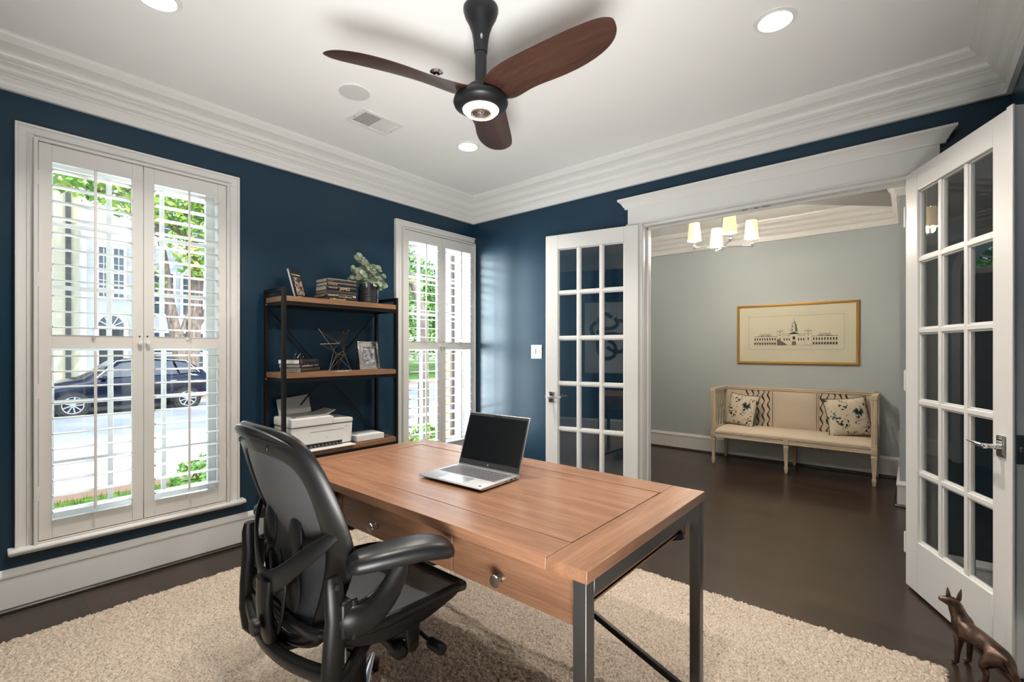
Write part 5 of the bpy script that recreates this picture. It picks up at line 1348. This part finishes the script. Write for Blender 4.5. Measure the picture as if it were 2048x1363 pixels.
for x0, x1 in ((3.54, 3.84), (3.99, 4.30)): hwindow(hs, x0, x1, 3.96, 5.87, 0, 6)
for xx in (5.2, 6.3, 8.0, 9.6):
    for zz, hh in ((.9, 1.7), (3.4, 1.7), (6.6, 1.6)): hwindow(hs, xx, xx + .75, zz, zz + hh, 0, 4)
b = MB().box(3.55, 4.27, -.05, .0, .5, 2.70); dd = b.build('door', mat('house_door_dark', (.03, .035, .04), .4), hs)
ac = [(3.91 + .40 * math.cos(math.pi * i / 16), 2.78 + .44 * math.sin(math.pi * i / 16)) for i in range(17)]
MB().prism(ac, -.06, 0, 1).build('fanlight', HGL, hs, smooth=False)
b = MB().tube([(x, -.08, z) for x, z in [(3.91 + .47 * math.cos(math.pi * i / 16), 2.78 + .51 * math.sin(math.pi * i / 16)) for i in range(17)]], .075, 6)
for k in range(1, 6): a = math.pi * k / 6; b.bar((3.91, -.08, 2.78), (3.91 + .4 * math.cos(a), -.08, 2.78 + .44 * math.sin(a)), .03)
b.box(3.40, 3.53, -.16, 0, 0, 2.78).box(4.29, 4.42, -.16, 0, 0, 2.78).box(3.36, 4.46, -.18, 0, 2.70, 2.80)
b.build('door_surround', HWH, hs)
MB().box(3.2, 4.6, -1.0, 0, 0, .45).build('steps', CONC, hs)
hs2 = thing('house', 'cream sided house with a dark downpipe across the street, left of the white one', 'house', (0, 23.6, GZ))
MB().box(-8, 2.94, 0, 8, 0, 9).build('wall', CREAM, hs2, smooth=False)
MB().prism([(-8.4, 9), (2.9, 9), (-2.7, 12)], -.4, 8, 1).build('roof', SLATE, hs2, smooth=False)
MB().box(2.56, 2.70, -.10, 0, 0, 9).build('downpipe', mat('pipe_dark', (.04, .045, .045), .6), hs2)
for xx in (1.35, -.6): 
    for zz in (.9, 3.9): hwindow(hs2, xx, xx + .7, zz, zz + 1.7, 0, 4)
b = MB().box(2.2, 5.2, -1.2, -1.0, 0, .1)
# lamp post / pole
# ---- parked car
car = thing('car', 'dark blue car parked along the far side of the street', 'car', (1.05, 19.22, GZ - .06))
CARP = mat('car_navy_paint', (.004, .007, .020), .12, .3, spec=.5); CARG = mat('car_glass', (.02, .028, .035), .05, spec=.9); TYRE = mat('tyre', (.02, .02, .02), .85); RIM = mat('alloy_rim', (.55, .56, .58), .28, .9)
ST = [(0, .34, .55, .68, .70, .55), (.06, .26, .66, .80, .84, .66), (.25, .22, .76, .88, .90, .72), (.85, .22, .90, 1.02, .93, .76), (1.35, .22, .98, 1.10, .93, .78), (1.42, .22, .99, 1.13, .93, .78), (2.10, .22, 1.02, 1.62, .93, .64), (2.6, .22, 1.04, 1.71, .93, .63), (3.3, .22, 1.06, 1.71, .93, .62), (3.95, .24, 1.08, 1.62, .92, .60), (4.35, .30, 1.08, 1.38, .89, .62), (4.55, .36, 1.02, 1.16, .84, .64), (4.66, .45, .90, .96, .76, .60)]
def carring(s):
    x, z0, zb_, zt_, hw, ht = s
    half = [(0, z0), (hw * .9, z0), (hw, z0 + .12), (hw, (z0 + zb_) / 2), (hw * .985, zb_ - .04), (hw * .95, zb_), (ht + (hw * .95 - ht) * .12, zt_ - (zt_ - zb_) * .12), (ht * .8, zt_), (0, zt_ + .01)]
    return [(x, y, z) for y, z in half] + [(x, -y, z) for y, z in half[-2:0:-1]]
MB().loft([carring(s) for s in ST]).build('body', CARP, car, angle=40, sub=1)
b = MB()
for s in (-1, 1):
    for poly in ([(1.66, 1.10), (2.18, 1.52), (2.72, 1.60), (2.74, 1.13)], [(2.82, 1.13), (2.80, 1.60), (3.50, 1.58), (3.62, 1.15)], [(3.70, 1.16), (3.58, 1.57), (3.95, 1.50), (4.18, 1.20)]):
        ring = []
        for x, z in poly:
            f = (z - 1.06) / .60; ring.append((x, s * (.905 - f * .22 + .012), z))
        b.loft([ring, [(p[0], p[1] - s * .03, p[2]) for p in ring]])
b.build('side_windows', CARG, car, smooth=False)
b = MB().loft([[(1.48, -.66, 1.14), (1.48, .66, 1.14), (2.08, .56, 1.605), (2.08, -.56, 1.605)], [(1.52, -.66, 1.10), (1.52, .66, 1.10), (2.12, .56, 1.57), (2.12, -.56, 1.57)]]); b.build('windscreen', CARG, car, smooth=False)
MB().tube([(1.6, -.915, 1.10), (2.1, -.75, 1.60), (3.0, -.70, 1.665), (3.9, -.72, 1.58), (4.25, -.88, 1.20)], .012, 6).build('chrome_strip', CHROME, car)
for x in (1.09, 3.89):
    for s in (-1, 1):
        MB().lathe([(.39, s * .80), (.39, s * .936), (.001, s * .937)] , (x, 0, .34), 'y', 28).build('wheel_arch', DARKHOLE, car) if True else None
        w = MB().lathe([(.20, s * .74), (.33, s * .75), (.345, s * .80), (.345, s * .92), (.33, s * .955), (.24, s * .96), (.22, s * .93), (.001, s * .93)], (x, 0, .345), 'y', 32).build('wheel', TYRE, car)
        b = MB().lathe([(.225, s * .935), (.225, s * .962), (.245, s * .965), (.245, s * .935)], (x, 0, .345), 'y', 32, ring=True)
        for k in range(9):
            a = 2 * math.pi * k / 9; b.bar((x + .03 * math.cos(a), s * .955, .345 + .03 * math.sin(a)), (x + .23 * math.cos(a), s * .955, .345 + .23 * math.sin(a)), .036, .03, up=(0, 1, 0))
        b.lathe([(.05, s * .94), (.05, s * .972), (.001, s * .975)], (x, 0, .345), 'y', 16); b.build('rim', RIM, w)
for s in (-1, 1): MB().box(4.46, 4.68, *sorted((s * .86, s * .60)), .86, 1.04).build('tail_lamp', mat('tail_red', (.5, .02, .02), .2), car, bevel=.03)
for s in (-1, 1): MB().box(-.01, .14, *sorted((s * .80, s * .48)), .62, .72).build('head_lamp', GLASS, car, bevel=.02)
for s in (-1, 1): MB().ball((1.78, s * .99, 1.10), .10, 8, (.7, .9, .65)).build('mirror', CARP, car)
for x in (2.62, 3.5): MB().box(x - .09, x + .09, -.955, -.925, .93, .955).build('door_handle', CHROME, car, bevel=.005)

# ---- brick pier of the porch beside the far window
BR = mat('red_brick', (.30, .12, .07), .9)
t_, n_, l_, b_ = nodes(BR); br = n_.new('ShaderNodeTexBrick'); br.inputs['Scale'].default_value = 1.; br.inputs['Brick Width'].default_value = .21; br.inputs['Row Height'].default_value = .075; br.inputs['Mortar Size'].default_value = .006
br.inputs['Color1'].default_value = (.30, .11, .06, 1); br.inputs['Color2'].default_value = (.42, .20, .12, 1); br.inputs['Mortar'].default_value = (.5, .45, .38, 1)
l_.new(coords(BR, (1, 1, 1), (R(90), 0, 0)), br.inputs[0]); l_.new(br.outputs[0], b_.inputs['Base Color'])
pier = thing('porch_pier', 'red brick porch pier with a white column just outside the far window', 'pier', (3.95, 4.15, GZ))
MB().box(-.19, .19, -.19, .19, 0, 1.83).build('brick_base', BR, pier, smooth=False)
MB().box(-.23, .23, -.23, .23, 1.83, 1.90).build('cap', CONC, pier, bevel=.01)
MB().box(-.14, .14, -.14, .14, 1.90, 3.9).build('column', HWH, pier, bevel=.01)
dp = MB().lathe([(.028, GZ), (.028, 3.2)], (3.68, 4.02, 0), n=12).build('downpipe', mat('pipe_brown', (.06, .035, .025), .6)); tag(dp, 'dark brown downpipe standing beside the brick porch pier', 'pipe')

# ================================================================== bronze dog
dog = thing('dog_statue', 'small bronze dog statue standing at the foot of the right french door', 'statue', (2.53, -.20, 0), R(34))
BRZ = mat('aged_bronze', (.10, .060, .042), .38, .75); ramp_noise(BRZ, [(.05, .032, .026), (.13, .082, .060), (.22, .15, .11)], 30, detail=4)
def skin(name, pts, edges, rad, root, parent, m_, sub=2):
    me = bpy.data.meshes.new(name); me.from_pydata([tuple(p) for p in pts], edges, []); me.materials.append(m_)
    o = bpy.data.objects.new(name, me); COL.objects.link(o); o.parent = parent
    md = o.modifiers.new('skin', 'SKIN'); md.use_smooth_shade = True; md.branch_smoothing = .6
    sv = me.skin_vertices[0].data
    for i, r_ in enumerate(rad): sv[i].radius = (r_ if isinstance(r_, tuple) else (r_, r_))
    sv[root].use_root = True
    s = o.modifiers.new('sub', 'SUBSURF'); s.levels = sub; s.render_levels = sub
    return o
P = []; E_ = []; Rd = []
def chain(pts, start=None):
    last = start
    for x, y, z, r_ in pts:
        P.append((x, y, z)); Rd.append(r_)
        if last is not None: E_.append((last, len(P) - 1))
        last = len(P) - 1
    return last
rump = chain([(-.092, 0, .150, .026)])
back = chain([(-.055, 0, .152, .026), (-.01, 0, .148, .027), (.035, 0, .150, .033)], rump)
chest = chain([(.075, 0, .158, .034)], back)
neck = chain([(.092, .002, .190, .024), (.096, .010, .218, .020)], chest)
head = chain([(.096, .020, .240, .019), (.101, .040, .243, .0145), (.106, .055, .246, .0098), (.108, .066, .247, .0078)], neck)
hd = head - 3
tail = chain([(-.112, 0, .140, .011), (-.132, -.004, .110, .010), (-.152, -.008, .076, .0085), (-.176, -.012, .048, .0075), (-.205, -.014, .034, .005)], rump)
for s, fx in ((1, .0), (-1, .012)):
    chain([(.068 + fx, s * .018, .130, .018), (.062 + fx, s * .027, .085, .011), (.068 + fx, s * .027, .045, .0085), (.070 + fx, s * .027, .014, .0085), (.090 + fx, s * .027, .008, .0085)], chest)
for s, fx in ((1, .035), (-1, -.040)):
    chain([(-.088 + fx * .2, s * .022, .118, .022), (-.070 + fx * .7, s * .026, .082, .014), (-.098 + fx, s * .026, .050, .0085), (-.088 + fx, s * .026, .014, .008), (-.066 + fx, s * .026, .008, .0085)], rump)
skin('body', P, E_, [r_ * (1.34 if r_ > .0125 else 1.12) for r_ in Rd], 0, dog, BRZ)
bpy.context.view_layer.update(); ev_ = bpy.data.objects['body'] if 0 else dog.children[0]; me_ = ev_.evaluated_get(bpy.context.evaluated_depsgraph_get()).to_mesh(); dog.location.z = -min(v.co.z for v in me_.vertices)
for s in (-1, 1):
    b = MB(); bx, by, bz = .095 + s * .005, .016 + s * .013, .252
    b.loft([[(bx + s * ox - e_ * .75, by + .003, bz + z_) if 0 else (bx + e_ * a_, by + s * ox + e_ * c_, bz + z_) for a_, c_ in ((.3, -1), (.6, 0), (.3, 1), (-.5, 0))] for z_, e_, ox in ((-.012, .017, 0), (.010, .016, .003), (.028, .010, .006), (.046, .0015, .009))])
    b.build('ear', BRZ, dog, angle=70, sub=1)
b = MB(); b.tube([(.094 + .023 * math.cos(2 * math.pi * k / 20), .005 + .022 * math.sin(2 * math.pi * k / 20), .193 + .005 * math.cos(2 * math.pi * k / 20)) for k in range(20)], .003, 6, closed=True); b.build('collar', BRZ, dog)
